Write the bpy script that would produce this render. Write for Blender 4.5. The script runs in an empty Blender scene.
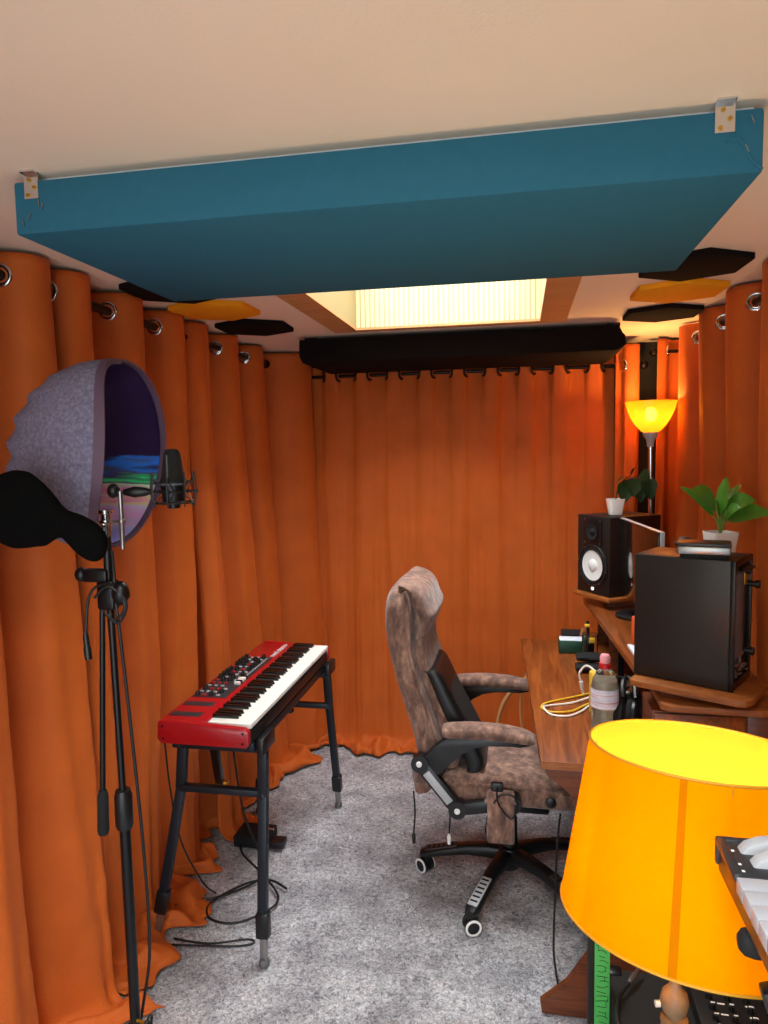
import bpy, bmesh, math, random
from mathutils import Vector, Matrix, noise
PI = math.pi
COL = bpy.context.scene.collection

# ------------------------------------------------------------------ materials
def lin(c):
    return tuple((x/12.92 if x <= .04045 else ((x+.055)/1.055)**2.4) for x in c)
def rgb(h):
    h = h.lstrip('#')
    return lin([int(h[i:i+2], 16)/255 for i in (0, 2, 4)])
def mat(name, col, rough=.5, metal=0., noise_amt=0., nscale=20., bump=0., bscale=60., spec=.5, sheen=0., coat=0., emit=None, estr=0.):
    m = bpy.data.materials.new(name); m.use_nodes = True
    nt = m.node_tree; b = nt.nodes['Principled BSDF']
    c = rgb(col) if isinstance(col, str) else col
    b.inputs['Base Color'].default_value = (*c, 1)
    b.inputs['Roughness'].default_value = rough
    b.inputs['Metallic'].default_value = metal
    b.inputs['Specular IOR Level'].default_value = spec
    if sheen:
        b.inputs['Sheen Weight'].default_value = sheen
        b.inputs['Sheen Roughness'].default_value = .4
        b.inputs['Sheen Tint'].default_value = (*[min(1, x*1.5+.1) for x in c], 1)
    if coat: b.inputs['Coat Weight'].default_value = coat
    if emit:
        b.inputs['Emission Color'].default_value = (*rgb(emit), 1); b.inputs['Emission Strength'].default_value = estr
    tc = nt.nodes.new('ShaderNodeTexCoord')
    n = nt.nodes.new('ShaderNodeTexNoise'); n.inputs['Scale'].default_value = nscale; n.inputs['Detail'].default_value = 5
    nt.links.new(tc.outputs['Object'], n.inputs['Vector'])
    mx = nt.nodes.new('ShaderNodeMix'); mx.data_type = 'RGBA'
    a = max(noise_amt, .03)
    mx.inputs['A'].default_value = (*[x*(1-a) for x in c], 1); mx.inputs['B'].default_value = (*[min(1, x*(1+a)) for x in c], 1)
    nt.links.new(n.outputs['Fac'], mx.inputs['Factor']); nt.links.new(mx.outputs['Result'], b.inputs['Base Color'])
    if bump:
        n2 = nt.nodes.new('ShaderNodeTexNoise'); n2.inputs['Scale'].default_value = bscale; n2.inputs['Detail'].default_value = 4
        nt.links.new(tc.outputs['Object'], n2.inputs['Vector'])
        bp = nt.nodes.new('ShaderNodeBump'); bp.inputs['Strength'].default_value = bump; bp.inputs['Distance'].default_value = .01
        nt.links.new(n2.outputs['Fac'], bp.inputs['Height']); nt.links.new(bp.outputs['Normal'], b.inputs['Normal'])
    return m

def ramp_mat(name, stops, mapscale, tex='noise', rough=.5, scale=5., detail=6., bump=0., dist=.01, sheen=0, distort=0., rot=(0,0,0)):
    m = bpy.data.materials.new(name); m.use_nodes = True
    nt = m.node_tree; b = nt.nodes['Principled BSDF']
    tc = nt.nodes.new('ShaderNodeTexCoord'); mp = nt.nodes.new('ShaderNodeMapping')
    mp.inputs['Scale'].default_value = mapscale; mp.inputs['Rotation'].default_value = rot
    nt.links.new(tc.outputs['Object'], mp.inputs['Vector'])
    if tex == 'wave':
        t = nt.nodes.new('ShaderNodeTexWave'); t.inputs['Scale'].default_value = scale
        t.inputs['Distortion'].default_value = distort; t.inputs['Detail'].default_value = detail
    else:
        t = nt.nodes.new('ShaderNodeTexNoise'); t.inputs['Scale'].default_value = scale
        t.inputs['Distortion'].default_value = distort; t.inputs['Detail'].default_value = detail
        t.inputs['Roughness'].default_value = .65
    nt.links.new(mp.outputs['Vector'], t.inputs['Vector'])
    r = nt.nodes.new('ShaderNodeValToRGB'); cr = r.color_ramp
    while len(cr.elements) < len(stops): cr.elements.new(.5)
    for e, (p, c) in zip(cr.elements, stops): e.position = p; e.color = (*rgb(c), 1)
    nt.links.new(t.outputs['Fac'], r.inputs['Fac']); nt.links.new(r.outputs['Color'], b.inputs['Base Color'])
    b.inputs['Roughness'].default_value = rough
    if sheen: b.inputs['Sheen Weight'].default_value = sheen
    if bump:
        bp = nt.nodes.new('ShaderNodeBump'); bp.inputs['Strength'].default_value = bump; bp.inputs['Distance'].default_value = dist
        nt.links.new(t.outputs['Fac'], bp.inputs['Height']); nt.links.new(bp.outputs['Normal'], b.inputs['Normal'])
    return m

def thin_mat(name, dcol, tcol, w=.5, transp=0., glossy=0.):
    m = bpy.data.materials.new(name); m.use_nodes = True
    nt = m.node_tree; nt.nodes.clear()
    o = nt.nodes.new('ShaderNodeOutputMaterial')
    d = nt.nodes.new('ShaderNodeBsdfDiffuse'); d.inputs[0].default_value = (*rgb(dcol), 1)
    t = nt.nodes.new('ShaderNodeBsdfTranslucent'); t.inputs[0].default_value = (*rgb(tcol), 1)
    mx = nt.nodes.new('ShaderNodeMixShader'); mx.inputs[0].default_value = w
    nt.links.new(d.outputs[0], mx.inputs[1]); nt.links.new(t.outputs[0], mx.inputs[2]); last = mx
    if transp:
        tr = nt.nodes.new('ShaderNodeBsdfTransparent'); tr.inputs[0].default_value = (*rgb(tcol), 1)
        m2 = nt.nodes.new('ShaderNodeMixShader'); m2.inputs[0].default_value = transp
        nt.links.new(last.outputs[0], m2.inputs[1]); nt.links.new(tr.outputs[0], m2.inputs[2]); last = m2
    if glossy:
        g = nt.nodes.new('ShaderNodeBsdfGlossy'); g.inputs['Roughness'].default_value = .1
        m3 = nt.nodes.new('ShaderNodeMixShader'); m3.inputs[0].default_value = glossy
        nt.links.new(last.outputs[0], m3.inputs[1]); nt.links.new(g.outputs[0], m3.inputs[2]); last = m3
    nt.links.new(last.outputs[0], o.inputs[0])
    return m

M = {}
M['ceiling'] = mat('ceiling_paint', '#f2ddc4', .8, noise_amt=.03, nscale=3, bump=.05, bscale=200)
M['wallpaint'] = mat('wall_paint', '#8a7a68', .8)
M['dark_wall'] = mat('dark_wall', '#17120f', .8)
M['velvet'] = mat('orange_velvet', '#c25e22', .62, noise_amt=.2, nscale=6, bump=.2, bscale=130, sheen=.28, spec=.2)
M['chrome'] = mat('chrome', '#d8d8d8', .18, 1.)
M['steel'] = mat('steel', '#9c9c9a', .3, .9)
M['black_metal'] = mat('black_metal', '#101113', .35, .3)
M['rod_metal'] = mat('rod_metal', '#241712', .35, .6)
M['black_plastic'] = mat('black_plastic', '#121213', .38)
M['matte_black'] = mat('matte_black', '#0c0b0b', .85)
M['grey_plastic'] = mat('grey_plastic', '#5b5d60', .45)
M['white_plastic'] = mat('white_plastic', '#e8e8e6', .35)
M['white_ceramic'] = mat('white_ceramic', '#f2efe8', .25, coat=.4)
M['teal'] = mat('teal_fabric', '#30677c', .95, noise_amt=.06, nscale=40, bump=.12, bscale=500, spec=.1)
M['black_foam'] = mat('black_foam', '#17110f', .95, bump=.3, bscale=300, spec=.1)
M['yellow_felt'] = mat('yellow_felt', '#f0a01c', .95, bump=.3, bscale=300, spec=.1)
M['felt'] = ramp_mat('grey_felt', [(.3, '#5d5a70'), (.5, '#726f88'), (.7, '#8c889e')], (1, 1, 1), scale=120, rough=.95, bump=.2, dist=.002)
M['purple'] = mat('purple_trim', '#5a4358', .6)
M['pine'] = ramp_mat('pale_pine', [(0, '#8f7c50'), (.10, '#cdb987'), (1, '#dccb9c')], (1, 0.01, 0.01), tex='wave', scale=15, detail=1, rough=.6)
M['trimwood'] = ramp_mat('trim_wood', [(.3, '#b98450'), (.7, '#d09a62')], (2, 20, 2), scale=2, rough=.5)
M['wood'] = ramp_mat('desk_laminate', [(.25, '#3d1b09'), (.42, '#6f3714'), (.58, '#8c4a1e'), (.78, '#a45c2a')], (22, 1.3, 22), scale=2.2, detail=8, rough=.33, distort=1.0)
M['wood_edge'] = ramp_mat('desk_edge_band', [(.3, '#7c421a'), (.7, '#aa652e')], (6, 6, 60), scale=3, rough=.4)
M['wood_dark'] = ramp_mat('dark_laminate', [(.25, '#3f1d0c'), (.5, '#6a3517'), (.8, '#844720')], (2, 2, 24), scale=3, rough=.4, distort=.6)
M['suede'] = ramp_mat('brown_suede', [(.28, '#3f2c26'), (.45, '#6a4c3f'), (.58, '#8c6957'), (.76, '#b8957e')], (1, 1, .45), scale=38, detail=9, rough=.85, bump=.5, dist=.006, sheen=.25)
M['red'] = mat('red_lacquer', '#a50d18', .28, coat=.3)
M['key_shaded'] = mat('shaded_white_key', '#a4a5aa', .4)  # white keys of the cut-off keyboard, shade put into the colour
M['ivory'] = mat('key_white', '#f0ede4', .3)
M['ebony'] = mat('key_black', '#0d0c0c', .25)
M['stand_blue'] = mat('stand_metal', '#1d252d', .42, .3)
M['panel_grey'] = mat('panel_grey', '#2a2a2d', .4)
M['led_white'] = mat('white_marking', '#f4f4f4', .4, emit='#ffffff', estr=.6)
M['print_white'] = mat('white_print', '#ececec', .5)
M['lightgrey'] = mat('light_grey_plastic', '#aeb0b3', .4)
M['leaf_dark'] = mat('dark_leaf', '#1c3a1c', .35, noise_amt=.35, nscale=25)
M['leaf_green'] = mat('green_leaf', '#4f8a2b', .35, noise_amt=.4, nscale=25)
M['stem'] = mat('plant_stem', '#6f8a35', .5)
M['stem_dark'] = mat('dark_stem', '#3c2a18', .6)
M['soil'] = mat('soil', '#2b1c12', .95, bump=.6)
M['cone'] = mat('speaker_cone', '#e4e6e4', .5)
M['speaker_black'] = mat('speaker_black', '#15110f', .5, bump=.1, bscale=400)
M['case_black'] = mat('case_black', '#24211f', .42, .2)
M['screen'] = mat('screen_glass', '#0a0807', .08, spec=.9)
M['green_box'] = mat('green_metal', '#12402e', .45, .2)
M['yellow_rubber'] = mat('yellow_rubber', '#d9b53a', .55)
M['cable_yellow'] = mat('yellow_cable', '#e8b92a', .5)
M['cable_white'] = mat('white_cable', '#e9e2d8', .5)
M['cable_black'] = mat('black_cable', '#0b0b0b', .5)
M['red_cap'] = mat('red_cap', '#c3161a', .35)
M['pink_cap'] = mat('pink_cap', '#e79aa0', .35)
M['turned'] = ramp_mat('turned_wood', [(.3, '#6e5238'), (.7, '#a08360')], (1, 1, 1), scale=14, rough=.45)
M['black_cloth'] = mat('black_cloth', '#060606', .9, spec=.08, bump=.15, bscale=400)
M['dark_plate'] = mat('dark_plate', '#3a2f2b', .5)
M['paper'] = mat('paper', '#dfe6ee', .7)
M['orange_plastic'] = mat('orange_plastic', '#d9531d', .5)
M['gold'] = mat('gold', '#c79a2e', .3, .9)
M['glass'] = None
def glass(name, col='#ffffff', rough=.03):
    m = bpy.data.materials.new(name); m.use_nodes = True
    b = m.node_tree.nodes['Principled BSDF']
    b.inputs['Base Color'].default_value = (*rgb(col), 1); b.inputs['Transmission Weight'].default_value = 1
    b.inputs['Roughness'].default_value = rough; b.inputs['IOR'].default_value = 1.3
    return m
M['glass'] = glass('clear_glass'); M['pet'] = glass('clear_plastic', '#f4f4ee', .08)
M['juice'] = mat('cloudy_drink', '#d6d2bf', .3)
M['juice'].node_tree.nodes['Principled BSDF'].inputs['Transmission Weight'].default_value = .55
M['label'] = ramp_mat('bottle_label', [(.4, '#c9d2e6'), (.52, '#e9e6ee'), (.58, '#c47a86'), (.62, '#e4e6f0')], (1, 1, 30), scale=1.6, rough=.5)
M['shade'] = thin_mat('yellow_shade_fabric', '#e89a00', '#ffb000', .5)
M['shade_in'] = thin_mat('shade_lining', '#e6b83a', '#ffd870', .55)
M['seam'] = thin_mat('shade_seam_tape', '#c97c04', '#b86c00', .3)
M['rim'] = mat('shade_rim', '#c58b10', .6)
M['amber'] = thin_mat('amber_glass', '#c98f28', '#c98a1c', .5, transp=.5, glossy=.06)
M['bulb'] = mat('lit_bulb', '#fff2c0', .5, emit='#ffe2a0', estr=60)
M['bulb_dim'] = mat('lit_bulb_inside_shade', '#fff2c0', .5, emit='#ffd890', estr=8)

def carpet_mat():
    m = bpy.data.materials.new('grey_shag_carpet'); m.use_nodes = True
    nt = m.node_tree; b = nt.nodes['Principled BSDF']; b.inputs['Roughness'].default_value = .95
    b.inputs['Specular IOR Level'].default_value = .15
    tc = nt.nodes.new('ShaderNodeTexCoord')
    n = nt.nodes.new('ShaderNodeTexNoise'); n.inputs['Scale'].default_value = 78; n.inputs['Detail'].default_value = 8; n.inputs['Roughness'].default_value = .75; n.inputs['Distortion'].default_value = 1.2
    n2 = nt.nodes.new('ShaderNodeTexNoise'); n2.inputs['Scale'].default_value = 7; n2.inputs['Detail'].default_value = 4
    for q in (n, n2): nt.links.new(tc.outputs['Object'], q.inputs['Vector'])
    r = nt.nodes.new('ShaderNodeValToRGB'); cr = r.color_ramp
    cr.elements[0].position = .38; cr.elements[0].color = (*rgb('#7f7e83'), 1)
    cr.elements[1].position = .62; cr.elements[1].color = (*rgb('#ffffff'), 1)
    e = cr.elements.new(.5); e.color = (*rgb('#cdced3'), 1)
    nt.links.new(n.outputs['Fac'], r.inputs['Fac'])
    mx = nt.nodes.new('ShaderNodeMix'); mx.data_type = 'RGBA'; mx.blend_type = 'MULTIPLY'; mx.inputs['Factor'].default_value = .8
    r2 = nt.nodes.new('ShaderNodeValToRGB'); c2 = r2.color_ramp
    c2.elements[0].position = .38; c2.elements[0].color = (*rgb('#c9c7ca'), 1); c2.elements[1].position = .62; c2.elements[1].color = (1, 1, 1, 1)
    nt.links.new(n2.outputs['Fac'], r2.inputs['Fac'])
    nt.links.new(r.outputs['Color'], mx.inputs['A']); nt.links.new(r2.outputs['Color'], mx.inputs['B'])
    nt.links.new(mx.outputs['Result'], b.inputs['Base Color'])
    bp = nt.nodes.new('ShaderNodeBump'); bp.inputs['Strength'].default_value = .9; bp.inputs['Distance'].default_value = .015
    nt.links.new(n.outputs['Fac'], bp.inputs['Height']); nt.links.new(bp.outputs['Normal'], b.inputs['Normal'])
    return m
M['carpet'] = carpet_mat()

def iridescent_mat():
    # holographic lining: rainbow reflections painted as hue bands up its height, glitter noise on top
    m = bpy.data.materials.new('holographic_lining'); m.use_nodes = True
    nt = m.node_tree; b = nt.nodes['Principled BSDF']; b.inputs['Roughness'].default_value = .35; b.inputs['Metallic'].default_value = .1
    tc = nt.nodes.new('ShaderNodeTexCoord'); sp = nt.nodes.new('ShaderNodeSeparateXYZ')
    nt.links.new(tc.outputs['Object'], sp.inputs[0])
    n = nt.nodes.new('ShaderNodeTexNoise'); n.inputs['Scale'].default_value = 16; n.inputs['Detail'].default_value = 3
    mp = nt.nodes.new('ShaderNodeMapping'); mp.inputs['Scale'].default_value = (.3, .3, 2.2)
    nt.links.new(tc.outputs['Object'], mp.inputs[0]); nt.links.new(mp.outputs[0], n.inputs['Vector'])
    ma = nt.nodes.new('ShaderNodeMath'); ma.operation = 'MULTIPLY_ADD'; ma.inputs[1].default_value = .12
    nt.links.new(n.outputs['Fac'], ma.inputs[0]); nt.links.new(sp.outputs['Z'], ma.inputs[2])
    mr = nt.nodes.new('ShaderNodeMapRange'); mr.inputs['From Min'].default_value = -.16; mr.inputs['From Max'].default_value = .14
    nt.links.new(ma.outputs[0], mr.inputs['Value'])
    r = nt.nodes.new('ShaderNodeValToRGB'); cr = r.color_ramp
    st = [(0, '#b4aeff'), (.12, '#d8d4ff'), (.22, '#ffc0f4'), (.30, '#f4e0ff'), (.36, '#ffe0b0'), (.40, '#ff9ad0'), (.45, '#d8ffd0'), (.50, '#6a4a80'), (.55, '#40ff90'), (.6, '#5b4c7a'), (.66, '#3a8cff'), (.71, '#3c2850'), (1, '#33214a')]
    while len(cr.elements) < len(st): cr.elements.new(.5)
    for e, (p, c) in zip(cr.elements, st): e.position = p; e.color = (*rgb(c), 1)
    nt.links.new(mr.outputs[0], r.inputs['Fac'])
    g = nt.nodes.new('ShaderNodeTexNoise'); g.inputs['Scale'].default_value = 500
    nt.links.new(tc.outputs['Object'], g.inputs['Vector'])
    mx = nt.nodes.new('ShaderNodeMix'); mx.data_type = 'RGBA'; mx.blend_type = 'OVERLAY'; mx.inputs['Factor'].default_value = .5
    nt.links.new(r.outputs['Color'], mx.inputs['A']); nt.links.new(g.outputs['Color'], mx.inputs['B'])
    nt.links.new(mx.outputs['Result'], b.inputs['Base Color'])
    return m
M['holo'] = iridescent_mat()

# ------------------------------------------------------------------ mesh builder
def crom(pts, n):
    pts = [Vector(p) for p in pts]
    if len(pts) < 3 or n <= 1: return pts
    out = []
    for i in range(len(pts)-1):
        p0 = pts[max(i-1, 0)]; p1 = pts[i]; p2 = pts[i+1]; p3 = pts[min(i+2, len(pts)-1)]
        for k in range(n):
            t = k/n
            out.append(.5*((2*p1)+(p2-p0)*t+(2*p0-5*p1+4*p2-p3)*t*t+(3*p1-p0-3*p2+p3)*t**3))
    out.append(pts[-1]); return out

class MB:
    def __init__(s): s.bm = bmesh.new()
    def add(s, verts, faces, M_=None):
        vs = [s.bm.verts.new((M_ @ Vector(v)) if M_ else v) for v in verts]
        for f in faces:
            try: s.bm.faces.new([vs[i] for i in f])
            except ValueError: pass
        return vs
    def box(s, c, d, bev=0., rot=None, seg=2):
        b = bmesh.new(); bmesh.ops.create_cube(b, size=1)
        for v in b.verts: v.co = Vector((v.co.x*d[0], v.co.y*d[1], v.co.z*d[2]))
        if bev: bmesh.ops.bevel(b, geom=list(b.edges), offset=bev, segments=seg, affect='EDGES', profile=.5)
        T = Matrix.Translation(Vector(c))
        if rot is not None: T = T @ (rot if isinstance(rot, Matrix) else Matrix.Rotation(rot, 4, 'Z'))
        b.transform(T); s.merge(b); return s
    def b2(s, a, b, bev=0.):
        return s.box([(a[i]+b[i])/2 for i in range(3)], [abs(b[i]-a[i]) for i in range(3)], bev)
    def merge(s, b):
        me = bpy.data.meshes.new('t'); b.to_mesh(me); b.free(); s.bm.from_mesh(me); bpy.data.meshes.remove(me)
    def tube(s, pts, r, n=10, smooth=1, closed=False, caps=True):
        if smooth > 1:
            if closed:
                q = [Vector(p) for p in pts]; k = len(q)
                pts = crom(q[-1:]+q+q[:2], smooth)[smooth:-smooth-1+0]
                pts = pts[:k*smooth]
            else: pts = crom(pts, smooth)
        pts = [Vector(p) for p in pts]
        L = len(pts); rs = r if isinstance(r, (list, tuple)) else [r]*L
        if len(rs) != L: rs = [rs[min(len(rs)-1, int(i*(len(rs)-1)/(L-1)+.5))] for i in range(L)]
        rings = []; up = None
        for i, p in enumerate(pts):
            a = pts[(i-1) % L] if (closed or i) else pts[0]; b = pts[(i+1) % L] if (closed or i < L-1) else pts[-1]
            t = (b-a)
            if t.length < 1e-9: t = Vector((0, 0, 1))
            t.normalize()
            if up is None: up = Vector((0, 0, 1)) if abs(t.z) < .9 else Vector((1, 0, 0))
            x = t.cross(up)
            if x.length < 1e-6: x = t.orthogonal()
            x.normalize(); y = x.cross(t).normalized(); up = y
            rings.append([s.bm.verts.new(p+x*math.cos(2*PI*k/n)*rs[i]+y*math.sin(2*PI*k/n)*rs[i]) for k in range(n)])
        for i in range(L if closed else L-1):
            A = rings[i]; B = rings[(i+1) % L]
            for k in range(n):
                try: s.bm.faces.new((A[k], A[(k+1) % n], B[(k+1) % n], B[k]))
                except ValueError: pass
        if caps and not closed:
            s.bm.faces.new(rings[0][::-1]); s.bm.faces.new(rings[-1])
        return s
    def bar(s, a, b, w, h, bev=0.):
        a = Vector(a); b = Vector(b); d = b-a; L = d.length; z = d.normalized()
        x = Vector((0, 1, 0)).cross(z)
        if x.length < .1: x = Vector((1, 0, 0)).cross(z)
        x.normalize(); y = z.cross(x)
        R = Matrix((x, y, z)).transposed().to_4x4()
        return s.box((a+b)/2, (w, h, L), bev, R)
    def lathe(s, prof, c=(0, 0, 0), n=32, axis=None, open_=False):
        R = Matrix.Translation(Vector(c))
        if axis is not None: R = R @ Vector((0, 0, 1)).rotation_difference(Vector(axis)).to_matrix().to_4x4()
        rings = []
        for (r, z) in prof:
            if r < 1e-6: rings.append([s.bm.verts.new(R @ Vector((0, 0, z)))])
            else: rings.append([s.bm.verts.new(R @ Vector((r*math.cos(2*PI*k/n), r*math.sin(2*PI*k/n), z))) for k in range(n)])
        for A, B in zip(rings, rings[1:]):
            for k in range(n):
                a = [A[k % len(A)], A[(k+1) % n % len(A)]]; b = [B[(k+1) % n % len(B)], B[k % len(B)]]
                f = []
                for v in a+b:
                    if v not in f: f.append(v)
                if len(f) >= 3:
                    try: s.bm.faces.new(f)
                    except ValueError: pass
        if not open_:
            for A in (rings[0][::-1], rings[-1]):
                if len(A) > 2:
                    try: s.bm.faces.new(A)
                    except ValueError: pass
        return s
    def prism(s, outline, d, T=None, bev=0.):
        # outline in local xy, extruded by d in local z
        b = bmesh.new()
        lo = [b.verts.new((x, y, 0)) for x, y in outline]; hi = [b.verts.new((x, y, d)) for x, y in outline]
        b.faces.new(lo[::-1]); b.faces.new(hi); n = len(lo)
        for k in range(n): b.faces.new((lo[k], lo[(k+1) % n], hi[(k+1) % n], hi[k]))
        if bev: bmesh.ops.bevel(b, geom=list(b.edges), offset=bev, segments=2, affect='EDGES', profile=.5)
        if T: b.transform(T)
        s.merge(b); return s
    def loft(s, rings, caps=True, closed=True):
        vr = [[s.bm.verts.new(p) for p in R] for R in rings]; n = len(vr[0])
        for A, B in zip(vr, vr[1:]):
            for k in range(n if closed else n-1): s.bm.faces.new((A[k], A[(k+1) % n], B[(k+1) % n], B[k]))
        if caps: s.bm.faces.new(vr[0][::-1]); s.bm.faces.new(vr[-1])
        return s
    def sphere(s, c, r, n=16):
        b = bmesh.new(); bmesh.ops.create_uvsphere(b, u_segments=n, v_segments=n//2+2, radius=1)
        rr = r if isinstance(r, (tuple, list)) else (r, r, r)
        b.transform(Matrix.Translation(Vector(c)) @ Matrix.Diagonal((*rr, 1))); s.merge(b); return s
    def torus(s, c, R, r, axis=(0, 0, 1), n=28, m=10):
        q = Vector((0, 0, 1)).rotation_difference(Vector(axis))
        pts = [Vector(c)+q @ Vector((R*math.cos(2*PI*k/n), R*math.sin(2*PI*k/n), 0)) for k in range(n)]
        return s.tube(pts, r, m, closed=True)

def slab(stations, y0, y1, n=28, e=3.5, wf=None):
    """rings for a cushion: stations (bx,bz,fx,fz) swept; cross section superellipse across y"""
    rings = []
    for i, (bx, bz, fx, fz) in enumerate(stations):
        c = Vector(((bx+fx)/2, (y0+y1)/2, (bz+fz)/2)); h = Vector(((fx-bx)/2, 0, (fz-bz)/2))
        w = (y1-y0)/2*(wf[i] if wf else 1)
        R = []
        for k in range(n):
            t = 2*PI*k/n; cs, sn = math.cos(t), math.sin(t)
            R.append(c+h*(math.copysign(abs(cs)**(2/e), cs))+Vector((0, w*math.copysign(abs(sn)**(2/e), sn), 0)))
        rings.append(R)
    return rings
def densify(st, n):
    out = []
    P = [Vector((a[0], a[1], a[2])) for a in st]; Q = [Vector((a[3] if len(a) > 3 else 0, 0, 0)) for a in st]
    p = crom(P, n); q = crom(Q, n)
    return [(a.x, a.y, a.z, b.x) for a, b in zip(p, q)]

def mesh_obj(name, mb, m, smooth=True, angle=40):
    me = bpy.data.meshes.new(name)
    bmesh.ops.recalc_face_normals(mb.bm, faces=mb.bm.faces[:])
    if smooth:
        for f in mb.bm.faces: f.smooth = True
        ca = math.radians(angle)
        for ed in mb.bm.edges:
            if len(ed.link_faces) == 2 and ed.calc_face_angle(0) > ca: ed.smooth = False
    mb.bm.to_mesh(me); mb.bm.free()
    me.materials.append(M[m] if isinstance(m, str) else m)
    o = bpy.data.objects.new(name, me); COL.objects.link(o); return o

def thing(name, label, cat, loc=(0, 0, 0), group=None):
    o = bpy.data.objects.new(name, None); COL.objects.link(o); o.location = loc; o.empty_display_size = .05
    o['label'] = label; o['category'] = cat
    if group: o['group'] = group
    return o
def root_of(o):
    while o.parent: o = o.parent
    return o
def part(name, mb, m, parent, label=None, smooth=True, angle=40):
    """mesh authored in world coordinates; stored relative to the root empty"""
    r = root_of(parent); mb.bm.transform(Matrix.Translation(-Vector(r.location)))
    o = mesh_obj(name, mb, m, smooth, angle); o.parent = parent
    if label: o['label'] = label
    return o
def single(name, mb, m, label=None, cat=None, group=None, kind=None, smooth=True, origin=None, angle=40):
    if origin is None:
        xs = [v.co for v in mb.bm.verts]
        origin = Vector((sum(v.x for v in xs)/len(xs), sum(v.y for v in xs)/len(xs), min(v.z for v in xs)))
    origin = Vector(origin); mb.bm.transform(Matrix.Translation(-origin))
    o = mesh_obj(name, mb, m, smooth, angle); o.location = origin
    if label: o['label'] = label
    if cat: o['category'] = cat
    if group: o['group'] = group
    if kind: o['kind'] = kind
    return o
def dup(o, parent, off):
    c = o.copy(); COL.objects.link(c); c.parent = parent; c.location = Vector(o.location)+Vector(off)
    for ch in o.children: dup(ch, c, (0, 0, 0))
    return c
def struct(name, mb, m, smooth=False): return single(name, mb, m, kind='structure', smooth=smooth, origin=(0, 0, 0))

# ------------------------------------------------------------------ room
XL, XR, YB, YF, ZC = -1.44, .93, 3.84, -.9, 2.13
SK = (-.69, 1.75, .081, 3.01)          # skylight opening x0,y0,x1,y1
fl = MB(); nx, ny = 150, 300
vs = []
for j in range(ny+1):
    for i in range(nx+1):
        x = XL+(XR-XL)*i/nx; y = YF+(YB-YF)*j/ny
        z = .006*noise.noise((x*38, y*38, 0))+.003*noise.noise((x*90, y*90, 3))-.006
        vs.append((x, y, z))
fl.add(vs, [(j*(nx+1)+i, j*(nx+1)+i+1, (j+1)*(nx+1)+i+1, (j+1)*(nx+1)+i) for j in range(ny) for i in range(nx)])
struct('floor', fl, 'carpet', True)
c = MB(); x0, y0, x1, y1 = (SK[0]-.02, SK[1]-.02, SK[2]+.02, SK[3]+.02)
c.b2((XL, .42, ZC), (XR, y0, ZC+.1)); c.b2((XL, YF, ZC), (XR, -.68, ZC+.1)); c.b2((XL, -.68, ZC), (-.72, .42, ZC+.1)); c.b2((.22, -.68, ZC), (XR, .42, ZC+.1)); c.b2((XL, y1, ZC), (XR, YB, ZC+.1))
c.b2((XL, y0, ZC), (x0, y1, ZC+.1)); c.b2((x1, y0, ZC), (XR, y1, ZC+.1))
struct('ceiling', c, 'ceiling')
struct('wall_left', MB().b2((XL-.1, YF, -.02), (XL, YB, ZC)), 'wallpaint')
struct('wall_right', MB().b2((XR, YF, -.02), (XR+.1, YB, ZC)), 'dark_wall')
struct('wall_back', MB().b2((XL-.1, YB, -.02), (XR+.1, YB+.1, ZC)), 'dark_wall')
w = MB(); w.b2((XL-.1, YF-.1, -.02), (-1.2, YF, ZC)); w.b2((.7, YF-.1, -.02), (XR+.1, YF, ZC)); w.b2((-1.2, YF-.1, 2.0), (.7, YF, ZC))
struct('wall_front', w, 'wallpaint')
d = MB()
for a, b in (((-1.2, YF-.08, 0), (-1.13, YF-.02, 2.0)), ((.63, YF-.08, 0), (.7, YF-.02, 2.0)), ((-.29, YF-.08, 0), (-.21, YF-.02, 2.0)), ((-1.2, YF-.08, 1.93), (.7, YF-.02, 2.0)), ((-1.2, YF-.08, 0), (.7, YF-.02, .07))): d.b2(a, b)
struct('door_1', d, 'white_plastic')
# skylight shaft lined with pale boards, wooden trim, glazing
x0, y0, x1, y1 = SK
s = MB(); t = .02; zt = 2.5
s.b2((x0-t, y0-t, ZC), (x0, y1+t, zt)); s.b2((x1, y0-t, ZC), (x1+t, y1+t, zt)); s.b2((x0, y0-t, ZC), (x1, y0, zt)); s.b2((x0, y1, ZC), (x1, y1+t, zt))
win = struct('window_1', s, 'pine')
k = MB(); k.b2((x0-.0, y0, zt-.05), (x0+.05, y1, zt)); k.b2((x1-.05, y0, zt-.05), (x1, y1, zt)); k.b2((x0, y0, zt-.05), (x1, y0+.05, zt)); k.b2((x0, y1-.05, zt-.05), (x1, y1, zt))
kf = mesh_obj('window_frame', k, 'white_plastic', False); kf.parent = win
k = MB(); k.b2((x0+.05, y0+.05, zt-.03), (x1-.05, y1-.05, zt-.024)); kf = mesh_obj('pane', k, thin_mat('skylight_glass', '#ffffff', '#ffffff', .5, transp=.92), False); kf.parent = win
w2 = MB(); w2.b2((-.72, -.68, ZC), (-.70, .42, zt)); w2.b2((.20, -.68, ZC), (.22, .42, zt)); w2.b2((-.70, -.68, ZC), (.20, -.66, zt)); w2.b2((-.70, .40, ZC), (.20, .42, zt)); struct('added_skylight_shaft', w2, 'pine')  # unseen skylight shaft above the camera, added to light the foreground carpet
k = MB(); a = .105
k.b2((x0-a, y0-a, ZC-.01), (x0, y1+.05, ZC)); k.b2((x1, y0-a, ZC-.01), (x1+a, y1+.05, ZC)); k.b2((x0, y0-a, ZC-.01), (x1, y0, ZC)); k.b2((x0, y1, ZC-.01), (x1, y1+.05, ZC))
struct('trim_1', k, 'trimwood')

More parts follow.
